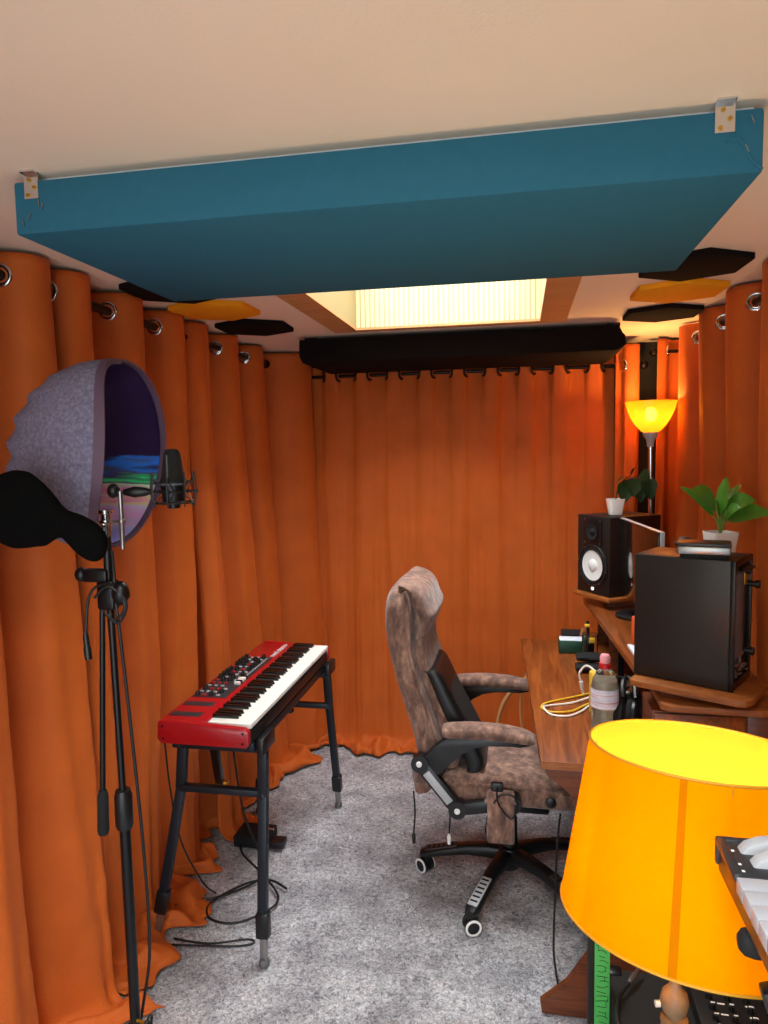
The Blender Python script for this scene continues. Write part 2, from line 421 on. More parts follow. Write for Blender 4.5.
# ------------------------------------------------------------------ curtains
def fbm(x, y, s): return noise.noise((x, y, s))
def curtain(label, group, p0, dirv, nrm, length, half, cross, A, ztop, zrod, seed, puddle=.10, drop=.05, base_drift=0., flat=0., bend=None, ring='chrome'):
    """eyelet curtain hung along dirv from p0; `cross` = distance of one camera-facing eyelet; nrm points into the room"""
    p0 = Vector((*p0, 0)); D = Vector((*dirv, 0)); N = Vector((*nrm, 0))
    cols = int(length/half*16); rows = 110
    def wave(s): # sinusoid with fabric bunched at the eyelets
        t = (s-cross)/half
        return t
    mb = MB(); grid = []
    s0 = 0.
    for j in range(rows+1):
        v = j/rows; row = []
        L = (ztop+puddle)
        dist = v*L                         # distance travelled down the cloth
        z = ztop-dist; out = 0.
        for i in range(cols+1):
            s = length*i/cols; t = (s-cross)/half
            q = max(0., min(1., (v-.05)*1.15))
            tt = t+q*.55*fbm(t*.55, v*1.3, seed)+q*q*.5*fbm(t*.9, v*2.1, seed+7)
            ss = s-.42*half/PI*math.sin(2*PI*t)*(1-q*.7)*(.5)
            sn = math.sin(PI*tt); amp = A*(1-.35*q+.5*q*fbm(t*.35, v*.8, seed+3))*(1-flat*.75*min(1, v*9))
            shape = math.copysign(abs(sn)**.8, sn)
            w = amp*shape
            w += (1-.6*flat)*(q*.026*fbm(t*1.7, v*1.8, seed+11)+q*.011*fbm(t*4.5, v*4, seed+12)+q*.005*fbm(t*7+v*12, v*20, seed+13))
            w += (1-flat)*q*(.017*math.sin(2*PI*tt+1.3+1.6*fbm(t*.4, v*1.1, seed+60))+.010*math.sin(3.3*PI*tt+3*fbm(t*.3, v*1.4, seed+61)))
            w += (1-flat)*.010*q*max(0, fbm(t*2.2+v*9, v*7-t*.8, seed+62))
            w += base_drift*q+flat*min(1, v*6)*(.050*fbm(s*2.0+v*.9, v*.6, seed+40)+.018*fbm(s*5.5+v*2.2, v*.9, seed+41)+.006*fbm(s*14, v*1.5, seed+42))
            w += (.0035-.002*flat)*q*fbm(s*26+v*5, v*16, seed+50)
            if bend and s > bend[0]: w += (s-bend[0])*bend[1]
            pz = ztop-dist
            if pz < .05:                   # cloth lies down on the carpet
                over = (.05-pz)
                reach = over*(.62+.9*fbm(t*.7, 1.7, seed+20)+.25*fbm(t*2.6, 5.7, seed+21))
                w += reach
                pz = .012+.075*max(0, fbm(t*1.3, over*11, seed+30)+.25)*math.sin(PI*min(1, over/(puddle+.05)))**.7+.03*max(0, (.04-over)/.04)
                pz = max(.006, pz)
            row.append(p0+D*ss+N*w+Vector((0, 0, pz)))
        grid.append(row)
    vs = [p for r in grid for p in r]; W = cols+1
    mb.add(vs, [(j*W+i, j*W+i+1, (j+1)*W+i+1, (j+1)*W+i) for j in range(rows) for i in range(cols)])
    o = single('curtain', mb, 'velvet', label, 'curtain', group, origin=p0, angle=180)
    sm = o.modifiers.new('thickness', 'SOLIDIFY'); sm.thickness = .003; sm.offset = 0
    # eyelets at every crossing of the rod
    k = math.ceil(-cross/half)
    proto = None
    while cross+k*half < length-.02:
        s = cross+k*half
        if s > .02:
            sg = 1 if k % 2 == 0 else -1
            # tangent of the cloth at the crossing
            ds = 1-.42; dw = A*PI/half*sg*1.6
            T = (D*ds+N*dw).normalized(); ax = T.cross(Vector((0, 0, 1)))
            e = MB(); e.torus((0, 0, 0), .0255, .0062, ax)
            e.lathe([(.0255, -.003), (.0195, -.004), (.0195, .004), (.0255, .003)], (0, 0, 0), 28, ax, open_=True)
            eo = mesh_obj('eyelet', e, ring); eo.parent = o
            eo.location = D*s+Vector((0, 0, zrod))
        k += 1
    return o
def rod(label, group, a, b, r=.014):
    t = thing('curtain_rod', label, 'curtain rod', a, group)
    part('pole', MB().tube([a, b], r, 14), 'rod_metal', t)
    a = Vector(a); b = Vector(b); d = (b-a).normalized()
    part('finial', MB().sphere(a, .022), 'rod_metal', t); part('finial', MB().sphere(b, .022), 'rod_metal', t)
    return t
GL = 'orange velvet curtains round the room'
ztop, zr = 2.118, 2.06
curtain('orange velvet curtain filling the left edge of the picture, behind the grey mic shield', GL, (-1.29, .75), (0, 1), (1, 0), 1.0, .15, .865, .07, ztop, zr, 1.3, .17, base_drift=.06)
curtain('orange velvet eyelet curtain hanging directly behind the condenser microphone and cable stand', GL, (-1.29, 1.77), (0, 1), (1, 0), .95, .147, .32, .07, ztop, zr, 5.1, .19, base_drift=.02)
curtain('orange velvet left-wall curtain nearest the back corner, behind the keyboard far end', GL, (-1.30, 2.60), (0, 1), (1, 0), 1.07, .16, .33, .062, ztop, zr, 9.7, .20, base_drift=.09, bend=(.87, .75))
curtain('wide orange velvet curtain across the back wall behind the brown office chair', GL, (-1.12, 3.71), (1, 0), (0, -1), 1.58, .085, .085, .020, 2.055, 2.003, 14.2, .12, flat=1., base_drift=.05, ring='rod_metal')
curtain('narrow orange curtain fold at the right end of the back wall by the lamp', GL, (.455, 3.60), (1, 0), (0, -1), .11, .07, .035, .022, 2.09, 1.99, 17.2, .05)
curtain('bright red-orange curtain in the back right corner, directly behind the floor lamp', GL, (.655, 3.68), (1, 0), (0, -1), .21, .085, .135, .03, 2.118, zr, 19.9, .05)
curtain('orange velvet curtain along the right wall behind the potted plants and black computer', GL, (.748, 3.34), (0, -1), (-1, 0), 1.75, .185, .645, .062, 2.12, zr, 24.4, .05)
rod('dark curtain pole on the left wall running through the chrome eyelets', 'dark curtain poles', (-1.29, .7, zr), (-1.29, 3.52, zr))
rod('dark curtain pole on the right wall above the tower computer and plants', 'dark curtain poles', (.748, 1.5, zr), (.748, 3.40, zr))
rod('dark thin curtain pole on the back wall under the black foam box', 'dark curtain poles', (-1.2, 3.71, 2.003), (.6, 3.71, 2.003), .009)
rod('short dark curtain pole end in the back right corner behind the floor lamp', 'dark curtain poles', (.64, 3.68, zr), (.88, 3.68, zr), .009)

# ------------------------------------------------------------------ ceiling pieces
t = thing('ceiling_baffle', 'large rectangular teal acoustic panel fixed flat under the ceiling', 'acoustic panel', (-.28, 1.53, 2.02))
PF = 1.2235
part('panel_body', MB().b2((-.938, PF, 2.02), (.370, 1.845, 2.1175), .006), 'teal', t)
part('batten', MB().b2((-.93, PF+.03, 2.1175), (.362, 1.83, ZC), .0), 'white_plastic', t)
for bx in (-.898, .312):
    q = MB(); q.b2((bx-.0145, PF-.003, 2.083), (bx+.0145, PF-.0005, ZC)); q.b2((bx-.0145, PF-.016, ZC-.003), (bx+.0145, PF-.0005, ZC))
    br = part('bracket', q, 'chrome', t, 'small bright metal fixing bracket')
    for z_, xx in ((2.090, -.007), (2.103, .007), (2.117, -.003)):
        part('screw', MB().lathe([(0, 0), (.0036, 0), (.003, .003), (0, .003)], (bx+xx, PF-.003, z_), 12, (0, -1, 0)), 'gold', br)
for (sx, sz, ang) in ((-.877, 2.067, .3), (-.905, 2.052, .5), (-.919, 2.041, -.2), (.352, 2.099, -.4), (.345, 2.057, -.4), (-.884, 2.076, 0)):
    q = MB(); q.box((sx, PF-.0015, sz), (.0015, .003, .012), rot=Matrix.Rotation(ang, 4, 'Y'))
    part('staple', q, 'steel', t)
q = MB(); f_ = PF-.0005; q.tube([(.315, f_, 2.07), (.334, f_, 2.072), (.352, f_, 2.041), (.368, f_, 2.024)], .0022, 6, 3); q.tube([(.334, f_, 2.072), (.328, f_, 2.094), (.347, f_, 2.109)], .002, 6, 3)
part('fabric_fold', q, 'teal', t)

def hexa(label, group, pts, m):
    mb = MB(); mb.prism([(p[0], p[1]) for p in pts], .018, Matrix.Translation((0, 0, ZC-.0182)), .003)
    cx = sum(p[0] for p in pts)/6; cy = sum(p[1] for p in pts)/6
    single('acoustic_tile', mb, m, label, 'acoustic tile', group, origin=(cx, cy, ZC-.02))
hx = lambda cx, cy, r, a: [(cx+r*math.cos(a+k*PI/3), cy+r*math.sin(a+k*PI/3)) for k in range(6)]
G = 'hexagonal tiles on the ceiling'
hexa('black hexagonal ceiling tile on the left, half hidden behind the teal panel', G, hx(-1.080, 2.132, 0.166, PI/2+.06), 'black_foam')
hexa('yellow hexagonal ceiling tile above the left curtain', G, hx(-1.089, 2.459, 0.166, PI/2+.0), 'yellow_felt')
hexa('black hexagonal ceiling tile between the yellow one and the skylight, left side', G, hx(-1.080, 2.833, 0.166, PI/2+.06), 'black_foam')
hexa('black hexagonal ceiling tile at the right end of the teal panel', G, hx(0.496, 2.235, 0.161, PI/2+.04), 'black_foam')
hexa('yellow hexagonal ceiling tile on the right above the curtain eyelets', G, hx(0.524, 2.581, 0.163, PI/2+.04), 'yellow_felt')
hexa('black hexagonal ceiling tile above the floor lamp corner on the right', G, hx(0.547, 2.983, 0.159, PI/2), 'black_foam')
mb = MB(); mb.prism([(-.995, 2.115), (-.997, 2.04), (-.98, 2.008), (.40, 2.008), (.44, 2.03), (.435, 2.075), (.415, 2.085), (.413, 2.115)], .48,
                    Matrix.Translation((0, 3.64, .0)) @ Matrix.Rotation(PI/2, 4, 'X'), .006)
t = thing('bass_trap', 'long black foam box mounted across the ceiling above the back curtain', 'acoustic panel', (-.3, 3.35, 2.014))
part('foam_body', mb, 'black_foam', t)
part('bracket', MB().b2((.37, 3.2, 2.114), (.42, 3.5, ZC)), 'black_metal', t); part('bracket', MB().b2((-.98, 3.2, 2.114), (-.93, 3.5, ZC)), 'black_metal', t)

# ------------------------------------------------------------------ isolation shield, stand, microphone
def shield():
    C = Vector((-.942, 1.52, 1.603)); t = thing('microphone_shield', 'grey felt fluted half-dome mic isolation shield with shiny rainbow lining, on the tripod stand', 'microphone shield', C)
    a = Vector((.998, -.06, 0)).normalized(); b = Vector((.06, .998, 0)); c_ = Vector((.11, 0, 1)).normalized()
    Dp, B, H = .26, .158, .222
    nu, nv = 44, 60
    def pt(u, v, k=1., rib=True, off=0.):
        e = -PI/2+PI*v; el = e*.995
        nr = u < .5; mx = PI/2+(.48 if nr else .30)*math.cos(e)
        ph = mx*(2*u-1)
        r = k
        if rib:
            w = abs(((e/PI+.5)*11) % 1*2-1)            # 0..1 triangle flutes
            fall = max(0, math.cos(ph))**1.2
            r += .085*fall*(w-.5)*min(1, math.cos(e)*2.2)
        ce = math.cos(el)**.8
        d = Dp if math.cos(ph) > 0 else (.14 if nr else .12)
        return C+a*(-ce*math.cos(ph)*d*r)+b*(ce*math.sin(ph)*B*(r if rib else k))+c_*(math.sin(el)*H*(k))
    o = MB(); o.loft([[pt(u/nu, v/nv) for u in range(nu+1)] for v in range(nv+1)], caps=False, closed=False)
    sh = part('felt_shell', o, 'felt', t, 'grey felt outer shell with pleats', angle=25)
    i = MB(); i.loft([[pt(u/nu, v/nv, .955, False) for u in range(nu+1)] for v in range(nv+1)], caps=False, closed=False)
    part('lining', i, 'holo', t, 'shiny dark purple lining with rainbow bands', angle=180)
    r = MB()
    for u0 in (0, 1):
        rg = []
        for v in range(nv+1):
            p0 = pt(u0, v/nv, 1.0, False); p1 = pt(u0, v/nv, .945 if u0 == 0 else .975, False)
            f = a*.012
            du = pt(.022 if u0 == 0 else .975, v/nv, 1.006, False)
            rg.append([p0+f, p1+f, p1-f*.2, du])
        r.loft(rg, caps=True)
    part('rim_band', r, 'purple', t, 'purple edge band')
shield()

SS = Matrix.Translation((0, 0, 1.6)) @ Matrix.Scale(.89, 4) @ Matrix.Translation((0, 0, -1.6))
def stand():
    def part(name, mb, m, parent, label=None, smooth=True, angle=40):
        mb.bm.transform(SS); return globals()['part'](name, mb, m, parent, label, smooth, angle)
    B = Vector((-.977, 1.55, 0))
    t = thing('microphone_stand', 'black folded boom microphone stand under the grey shield, in front of left curtain', 'microphone stand', (B.x*.89, B.y*.89, 0))
    x, y = B.x, B.y
    q = MB(); q.tube([(x+.0, y, .03), (x-.003, y, .72)], .0135, 14); part('lower_tube', q, 'black_metal', t)
    q = MB(); q.lathe([(0, 0), (.019, 0), (.022, .01), (.022, .085), (.018, .10), (.0, .10)], (x-.003, y, .665), 20); part('clutch', q, 'black_plastic', t)
    q = MB(); q.tube([(x-.003, y, .74), (x-.012, y, 1.27)], .0085, 12); part('upper_tube', q, 'black_metal', t)
    q = MB(); q.tube([(x-.055, y-.01, .72), (x-.028, y-.005, 1.27)], .007, 12); part('boom_arm', q, 'black_metal', t)
    q = MB(); q.lathe([(0, 0), (.012, 0), (.0145, .01), (.0135, .10), (.009, .115), (0, .115)], (x-.057, y-.01, .65), 16, (.045, 0, 1)); part('counterweight', q, 'matte_black', t)
    q = MB(); q.box((x-.015, y, 1.262), (.046, .035, .075), .008); q.tube([(x+.005, y, 1.262), (x+.045, y-.01, 1.262)], .006, 10)
    q.sphere((x+.03, y-.02, 1.27), (.022, .02, .03)); part('boom_joint', q, 'black_metal', t)
    q = MB(); q.tube([(x-.012, y, 1.27), (x-.012, y, 1.41)], .0105, 12); q.box((x-.04, y-.005, 1.31), (.065, .03, .032), .005)
    q.sphere((x-.08, y-.01, 1.312), (.016, .014, .018)); part('clamp', q, 'black_metal', t)
    q = MB(); q.lathe([(0, 0), (.012, 0), (.012, .055), (.019, .057), (.019, .065), (0, .065)], (x-.013, y, 1.405), 20)
    q.lathe([(.016, .03), (.017, .035), (.016, .04)], (x-.013, y, 1.405), 20); part('top_collar', q, 'chrome', t)
    q = MB(); q.tube([(x-.05, y, 1.441), (x+.034, y, 1.441)], .0035, 8); q.tube([(x+.030, y, 1.375), (x+.030, y, 1.515)], .0058, 12); q.sphere((x+.030, y, 1.441), .009)
    part('side_bar', q, 'steel', t)
    B2 = Vector((x*.89, y*.89, 0))
    for ang in (-1.3, .75, 2.9):
        d_ = Vector((math.cos(ang), math.sin(ang), 0)); fr_ = .24 if ang < 2 else .17
        q = MB(); q.tube([B2+d_*.02+Vector((0, 0, .265)), B2+d_*fr_+Vector((0, 0, .016))], .0085, 10)
        lg = globals()['part']('leg', q, 'black_metal', t)
        q = MB(); q.sphere(B2+d_*(fr_+.005)+Vector((0, 0, .017)), .016); globals()['part']('rubber_foot', q, 'matte_black', lg)
    q = MB(); q.box((x, y, .10), (.05, .04, .07), .008); part('leg_hub', q, 'black_plastic', t)
    q = MB(); q.tube([(x+.01, y-.01, .155), (x+.04, y-.014, .155)], .004, 8); part('knob_shaft', q, 'gold', t)
    q = MB()
    for k_ in range(3):
        an = k_*2*PI/3+.6; q.sphere((x+.045, y-.015+.010*math.cos(an), .155+.010*math.sin(an)), (.008, .011, .011), 12)
    q.sphere((x+.045, y-.015, .155), .011, 12); part('knob', q, 'black_plastic', t)
stand()

def mic():
    def part(name, mb, m, parent, label=None, smooth=True, angle=40):
        mb.bm.transform(SS); return globals()['part'](name, mb, m, parent, label, smooth, angle)
    c = Vector((-.834, 1.60, 1.53))
    t = thing('condenser_microphone', 'black large-diaphragm condenser microphone in a wire shock mount beside the grey shield', 'microphone', SS @ (c+Vector((0, 0, -.07))))
    q = MB(); q.lathe([(0, -.062), (.014, -.060), (.016, -.05), (.026, -.043), (.030, -.01), (.0305, .0)], c, 28); part('body', q, 'black_metal', t)
    q = MB(); q.lathe([(.0315, .0), (.0315, .006), (.027, .02), (.020, .074), (.015, .083), (0, .086)], c, 28); part('grille', q, M['matte_black'], t)
    q = MB(); q.lathe([(.0325, -.003), (.0325, .004)], c, 28); q.box(c+Vector((0, -.027, .035)), (.003, .003, .07)); part('grille_band', q, 'grey_plastic', t)
    q = MB()
    for z_, r_ in ((.004, .046), (-.046, .05)):
        q.torus(c+Vector((0, 0, z_)), r_, .0022, n=32, m=6)
    q.torus(c+Vector((0, 0, -.02)), .033, .003, n=28, m=6)
    for k_ in range(8):
        an = k_*PI/4+.2
        q.tube([c+Vector((.052*math.cos(an), .052*math.sin(an), .03)), c+Vector((.056*math.cos(an), .056*math.sin(an), -.02)), c+Vector((.05*math.cos(an), .05*math.sin(an), -.055))], .0018, 6, 3)
        an2 = an+.35
        q.tube([c+Vector((.05*math.cos(an), .05*math.sin(an), -.048)), c+Vector((.03*math.cos(an2), .03*math.sin(an2), -.02)), c+Vector((.052*math.cos(an), .052*math.sin(an), .012))], .0014, 6)
    part('shock_mount', q, 'black_plastic', t)
    q = MB(); q.tube([c+Vector((-.14, -.045, -.018)), c+Vector((.065, 0, -.018))], .0035, 8)
    q.lathe([(0, 0), (.007, .005), (.014, .03), (.011, .055), (.004, .075), (0, .08)], c+Vector((-.115, -.04, -.018)), 16, (1, .3, 0)); q.sphere(c+Vector((-.132, -.047, -.014)), (.016, .016, .018), 14)
    part('mount_arm', q, 'black_metal', t)
mic()

# black cloth pop filter / cover hanging into the frame from the left
def pop():
    y = 1.26; k_ = 1.26/1.5
    c = Vector((-1.165*k_, y, 1.6-.125*k_))
    t = thing('pop_filter', 'black cloth-covered round pop filter with drooping neck at the left edge, below the grey shield', 'pop filter', c)
    st = [(-.118, 0, .012, .006), (-.112, 0, .045, .012), (-.085, 0, .078, .018), (-.04, 0, .098, .02), (.0, 0, .098, .02), (.035, -.008, .085, .019), (.062, -.016, .062, .019), (.085, -.030, .042, .021), (.105, -.045, .042, .025), (.135, -.066, .052, .028), (.163, -.080, .050, .024), (.185, -.083, .032, .014), (.194, -.080, .006, .004)]
    rg = []
    P = crom([(a_[0], a_[1], a_[2]) for a_ in st], 4); Q = crom([(a_[3], 0, 0) for a_ in st], 4)
    for p, q_ in zip(P, Q):
        R = []
        for j in range(24):
            an = 2*PI*j/24; f = 1+.05*fbm(p.x*30, an, 3)
            R.append(c+Vector((p.x*.9, q_.x*math.sin(an), (p.y+p.z*math.cos(an)*f)*.80)))
        rg.append(R)
    part('cloth_cover', MB().loft(rg), 'black_cloth', t)
    q = MB(); q.torus(c+Vector((-.022, -.0, 0)), .066, .005, (0, 1, 0), n=40); part('hoop', q, 'black_plastic', t)
pop()

# cables of the mic stand
q = MB(); x, y = -.977, 1.55
q.tube([(x+.0, y, 1.37), (x+.012, y-.015, 1.31), (x+.015, y-.018, 1.25), (x+.022, y-.02, 1.18), (x+.026, y, .95), (x+.034, y+.02, .6), (x+.032, y+.03, .33), (x+.00, y+.04, .16), (x-.04, y+.03, -.05), (x-.05, y+.02, -.165), (x-.12, y-.1, -.17)], .0042, 8, 6)
q.tube([(x+.015, y-.03, 1.2), (x+.045, y-.03, 1.235), (x+.03, y-.03, 1.285), (x-.02, y-.03, 1.29), (x-.05, y-.03, 1.255), (x-.062, y-.03, 1.17)], .0035, 8, 6)
q.tube([(x-.03, y-.035, 1.26), (x+.01, y-.04, 1.29), (x+.05, y-.03, 1.25), (x+.03, y-.035, 1.2), (x-.01, y-.035, 1.23)], .0035, 8, 6)
t = thing('microphone_cable', 'black microphone cable looped round the stand joint, one plug hanging free', 'cable', (x*.89, y*.89, .01))
q.bm.transform(SS); part('cord', q, 'cable_black', t)
q = MB().lathe([(0, 0), (.009, .002), (.009, .03), (.007, .034), (.0075, .055), (.004, .07), (0, .07)], (x-.058, y-.03, 1.105), 14, (-.08, 0, 1)); q.bm.transform(SS); part('plug', q, 'black_plastic', t)
# ------------------------------------------------------------------ stage keyboard
def keyboard():
    x0, x1, y0, y1, zb, zt = -1.088, -.792, 1.915, 2.835, .725, .794
    t = thing('stage_keyboard', 'red stage keyboard with white keys on a black stand by the left curtain', 'keyboard', ((x0+x1)/2, (y0+y1)/2, zb))
    # end caps (two) and back body: profile in xz
    def prof(): return [(x0+.012, zb), (x1-.008, zb), (x1, zb+.012), (x1, zb+.048), (x1-.012, zb+.060), (x0+.02, zt+.004), (x0+.004, zt), (x0, zb+.015)]
    T = Matrix(((1, 0, 0, 0), (0, 0, -1, 0), (0, 1, 0, 0), (0, 0, 0, 1)))
    for yy, w in ((y0, .022), (y1-.022, .022)):
        q = MB(); q.prism(prof(), w, Matrix.Translation((0, yy+w, 0)) @ T, .004)
        e = part('end_cap', q, 'red', t)
        yo = yy-.001 if yy == y0 else yy+w+.001
        for xx, zz in ((x0+.02, zb+.016), (x0+.02, zb+.055), (x1-.02, zb+.014), (x1-.018, zb+.045)):
            part('screw', MB().lathe([(0, 0), (.004, 0), (.0035, .0015), (0, .0015)], (xx, yo+.001, zz), 12, (0, -1 if yy == y0 else 1, 0)), 'black_metal', e)
    q = MB(); q.b2((x0+.003, y0+.02, zb), (-.932, y1-.02, zt), .003); part('chassis', q, 'red', t)
    q = MB(); q.b2((-.934, y0+.02, zb), (x1-.006, y1-.02, zb+.034), .002); part('key_bed', q, 'black_plastic', t)
    ky0, kw = y0+.026, (y1-y0-.052)/43
    wk = None
    for k_ in range(43):
        if wk is None:
            q = MB(); q.b2((-.932, ky0+.0006, zt-.018), (x1-.001, ky0+kw-.0006, zt-.003), .0015); wk = part('white_key', q, 'ivory', t)
        else: dup(wk, t, (0, kw*k_, 0))
    bk = None
    for k_ in range(42):
        if k_ % 7 in (1, 2, 3, 5, 6):
            if bk is None:
                yc = ky0+kw*2; q = MB()
                q.prism([(-.932, zt-.004), (-.848, zt-.004), (-.854, zt+.008), (-.932, zt+.009)], .0118, Matrix.Translation((0, yc+.0059, 0)) @ T, .001)
                bk = part('black_key', q, 'ebony', t); b0 = k_
            else: dup(bk, t, (0, kw*(k_-b0), 0))
    for yy in (1.985, 2.075):
        q = MB()
        q.b2((-1.074, yy-.018, zt-.001), (-.972, yy+.018, zt+.0015), .001)
        sl = part('vent_panel', q, 'panel_grey', t)
    pl = part('control_panel', MB().b2((-1.078, 2.135, zt-.001), (-.960, 2.60, zt+.002), .001), 'panel_grey', t, 'dark control panel crowded with knobs and buttons')
    rnd = random.Random(4)
    kp = None
    spots = [(xx, yy) for yy in [2.15+i*.031 for i in range(15)] for xx in (-1.064, -1.040, -1.016, -.992)]
    rnd.shuffle(spots)
    for i, (xx, yy) in enumerate(spots[:26]):
        if kp is None:
            q = MB(); q.lathe([(0, 0), (.0085, 0), (.0075, .012), (.0065, .014), (0, .014)], (xx, yy, zt+.001), 14); q.box((xx, yy+.004, zt+.0155), (.0014, .006, .0014)); kp = part('knob', q, 'black_plastic', pl); k0 = (xx, yy)
        else: dup(kp, pl, (xx-k0[0], yy-k0[1], 0))
    bp_ = None
    for i, (xx, yy) in enumerate(spots[26:58]):
        mt = 'lightgrey' if i % 3 else 'red_cap'
        q = MB(); q.box((xx, yy, zt+.0035), (.012, .006 if i % 2 else .01, .005), .001); part('button', q, mt, pl)
    for i in range(5):
        q = MB(); q.box((-.973, 2.27+i*.0165, zt+.006), (.022, .010, .012), .002); part('drawbar', q, 'ivory' if i in (0, 2, 3) else 'ebony', pl)
    for i in range(12):
        q = MB(); q.box((-.976, 2.37+i*.018, zt+.0035), (.004, .012, .003), .0006); part('indicator', q, 'lightgrey', pl)
    cu = bpy.data.curves.new('lettering', 'FONT'); cu.body = 'nord electro'; cu.size = .034; cu.extrude = .0004
    tmp = bpy.data.objects.new('lettering_tmp', cu); COL.objects.link(tmp)
    me = bpy.data.meshes.new_from_object(tmp); bpy.data.objects.remove(tmp)
    R = Matrix.Translation((-.962, 2.62, zt+.0008)-Vector(t.location)) @ Matrix.Rotation(PI/2, 4, 'Z') if False else None
    me.transform(Matrix.Rotation(PI/2, 4, 'Z')); me.transform(Matrix.Translation(Vector((-.962, 2.615, zt+.0008))-Vector(t.location)))
    me.materials.append(M['print_white']); lo = bpy.data.objects.new('lettering', me); COL.objects.link(lo); lo.parent = t
    return t
keyboard()

def kstand():
    t = thing('keyboard_stand', 'black folding metal stand with bowed legs under the red keyboard', 'keyboard stand', (-.95, 2.4, 0))
    zt = .722
    for xx in (-.818, -1.06):
        q = MB(); q.bar((xx, 1.98, zt-.022), (xx, 2.84, zt-.022), .032, .03, .003); r_ = part('top_rail', q, 'stand_blue', t)
    for yy in (2.05, 2.80):
        q = MB(); q.bar((-1.1, yy, zt-.05), (-.79, yy, zt-.05), .028, .03, .003); part('cross_rail', q, 'stand_blue', t)
    q = MB(); q.b2((-.80, 1.99, zt-.05), (-.775, 2.10, zt+.002), .006); part('keyboard_rest', q, 'black_plastic', t)
    q = MB(); q.b2((-.80, 2.76, zt-.05), (-.775, 2.86, zt+.002), .006); part('keyboard_rest', q, 'black_plastic', t)
    def leg(p):
        q = MB(); p = [Vector(a) for a in p]
        q.bar(p[0], p[1], .032, .026, .003); q.bar(p[1], p[2], .030, .026, .003); q.sphere(p[1], .0155, 12)
        l = part('leg', q, 'stand_blue', t)
        d_ = (p[3]-p[2]).normalized()
        part('leg_sleeve', MB().bar(p[2]-d_*.005, p[2]+d_*.075, .042, .036, .006), 'black_plastic', l)
        part('leg_extension', MB().bar(p[2]+d_*.07, p[3]-d_*.015, .022, .018, .002), 'steel', l)
        part('rubber_foot', MB().lathe([(0, 0), (.017, 0), (.017, .012), (.012, .02), (0, .02)], (p[3].x, p[3].y, 0), 16), 'grey_plastic', l)
    leg([(-.80, 2.05, .70), (-.80, 2.04, .52), (-.795, 1.99, .16), (-.79, 1.975, 0)])
    leg([(-1.07, 2.05, .70), (-1.085, 2.05, .52), (-1.16, 2.045, .16), (-1.19, 2.04, 0)])
    leg([(-.80, 2.80, .70), (-.80, 2.83, .52), (-.805, 2.94, .16), (-.81, 2.98, 0)])
    leg([(-1.07, 2.80, .70), (-1.085, 2.81, .52), (-1.13, 2.86, .16), (-1.15, 2.88, 0)])
    for yy in (2.045, 2.825):
        q = MB(); q.bar((-1.085, yy, .525), (-.80, yy, .525), .022, .026, .003); part('brace', q, 'stand_blue', t)
    q = MB(); q.tube([(-.86, 2.42, .66), (-.835, 2.42, .655)], .007, 10); q.sphere((-.832, 2.42, .655), .013, 12); part('lock_knob', q, 'black_plastic', t)
    q = MB(); q.bar((-.99, 2.10, .655), (-1.02, 2.20, .47), .03, .02, .004); part('hinge_strut', q, 'black_metal', t)
    q = MB(); q.box((-1.02, 2.205, .468), (.05, .02, .012), .002); part('strut_tip', q, 'gold', t)
kstand()

q = MB(); q.prism([(0, 0), (.16, 0), (.16, .012), (.0, .035)], .06, Matrix.Translation((-1.14, 2.70, .008)) @ Matrix.Rotation(PI/2, 4, 'X'), .004)
t = thing('sustain_pedal', 'black pedal lying on the carpet under the red keyboard', 'pedal', (-1.1, 2.7, 0))
q = MB(); q.b2((-1.15, 2.58, .004), (-1.0, 2.70, .050), .008); part('base', q, 'matte_black', t)
q = MB(); q.b2((-1.02, 2.585, .008), (-.94, 2.645, .034), .006); part('treadle', q, 'black_plastic', t)
part('hinge', MB().tube([(-1.04, 2.65, .053), (-1.0, 2.65, .053)], .006, 10), 'chrome', t)
def cable(label, m, pts, r=.004, sm=6, name='cable', plug=None, cat='cable', group=None):
    mb = MB().tube(pts, r, 8, sm)
    if plug is None: return single(name, mb, m, label, cat, group)
    t = thing(name, label, cat, pts[-1], group); part('cord', mb, m, t)
    a = Vector(pts[-1]); d_ = (a-Vector(pts[-2])).normalized()
    part('plug', MB().lathe([(0, 0), (r*1.9, .001), (r*1.9, .028), (r*1.1, .032), (r*1.1, .045), (0, .046)], a, 12, d_), plug, t)
    return t
cable('black cable hanging from the red keyboard and coiling on the carpet beneath it', 'cable_black', [(-1.04, 2.35, .72), (-1.03, 2.35, .5), (-1.02, 2.40, .25), (-.97, 2.43, .06), (-.96, 2.38, .012), (-1.06, 2.26, .012), (-1.15, 2.22, .012), (-1.2, 2.18, .012)])
cable('thin black cable from the floor pedal looping forward to the stand leg', 'cable_black', [(-1.12, 2.58, .02), (-1.08, 2.52, .012), (-.97, 2.42, .012), (-.86, 2.30, .012), (-.86, 2.22, .012), (-.95, 2.13, .012), (-1.05, 2.14, .012), (-1.08, 2.22, .012), (-1.0, 2.34, .014), (-.92, 2.38, .012), (-.84, 2.34, .012)], .0042)
cable('black cable running down the left curtain behind the keyboard stand', 'cable_black', [(-1.11, 2.0, .70), (-1.13, 2.06, .5), (-1.12, 2.10, .3), (-1.10, 2.2, .1), (-1.08, 2.26, .02)], .003)
cable('short loop of black cable poking out from the curtain hem near the stand leg', 'cable_black', [(-1.12, 2.02, .015), (-1.0, 2.02, .012), (-.88, 2.06, .012), (-.855, 2.045, .012), (-.92, 2.02, .012), (-1.12, 1.99, .015)], .0035)

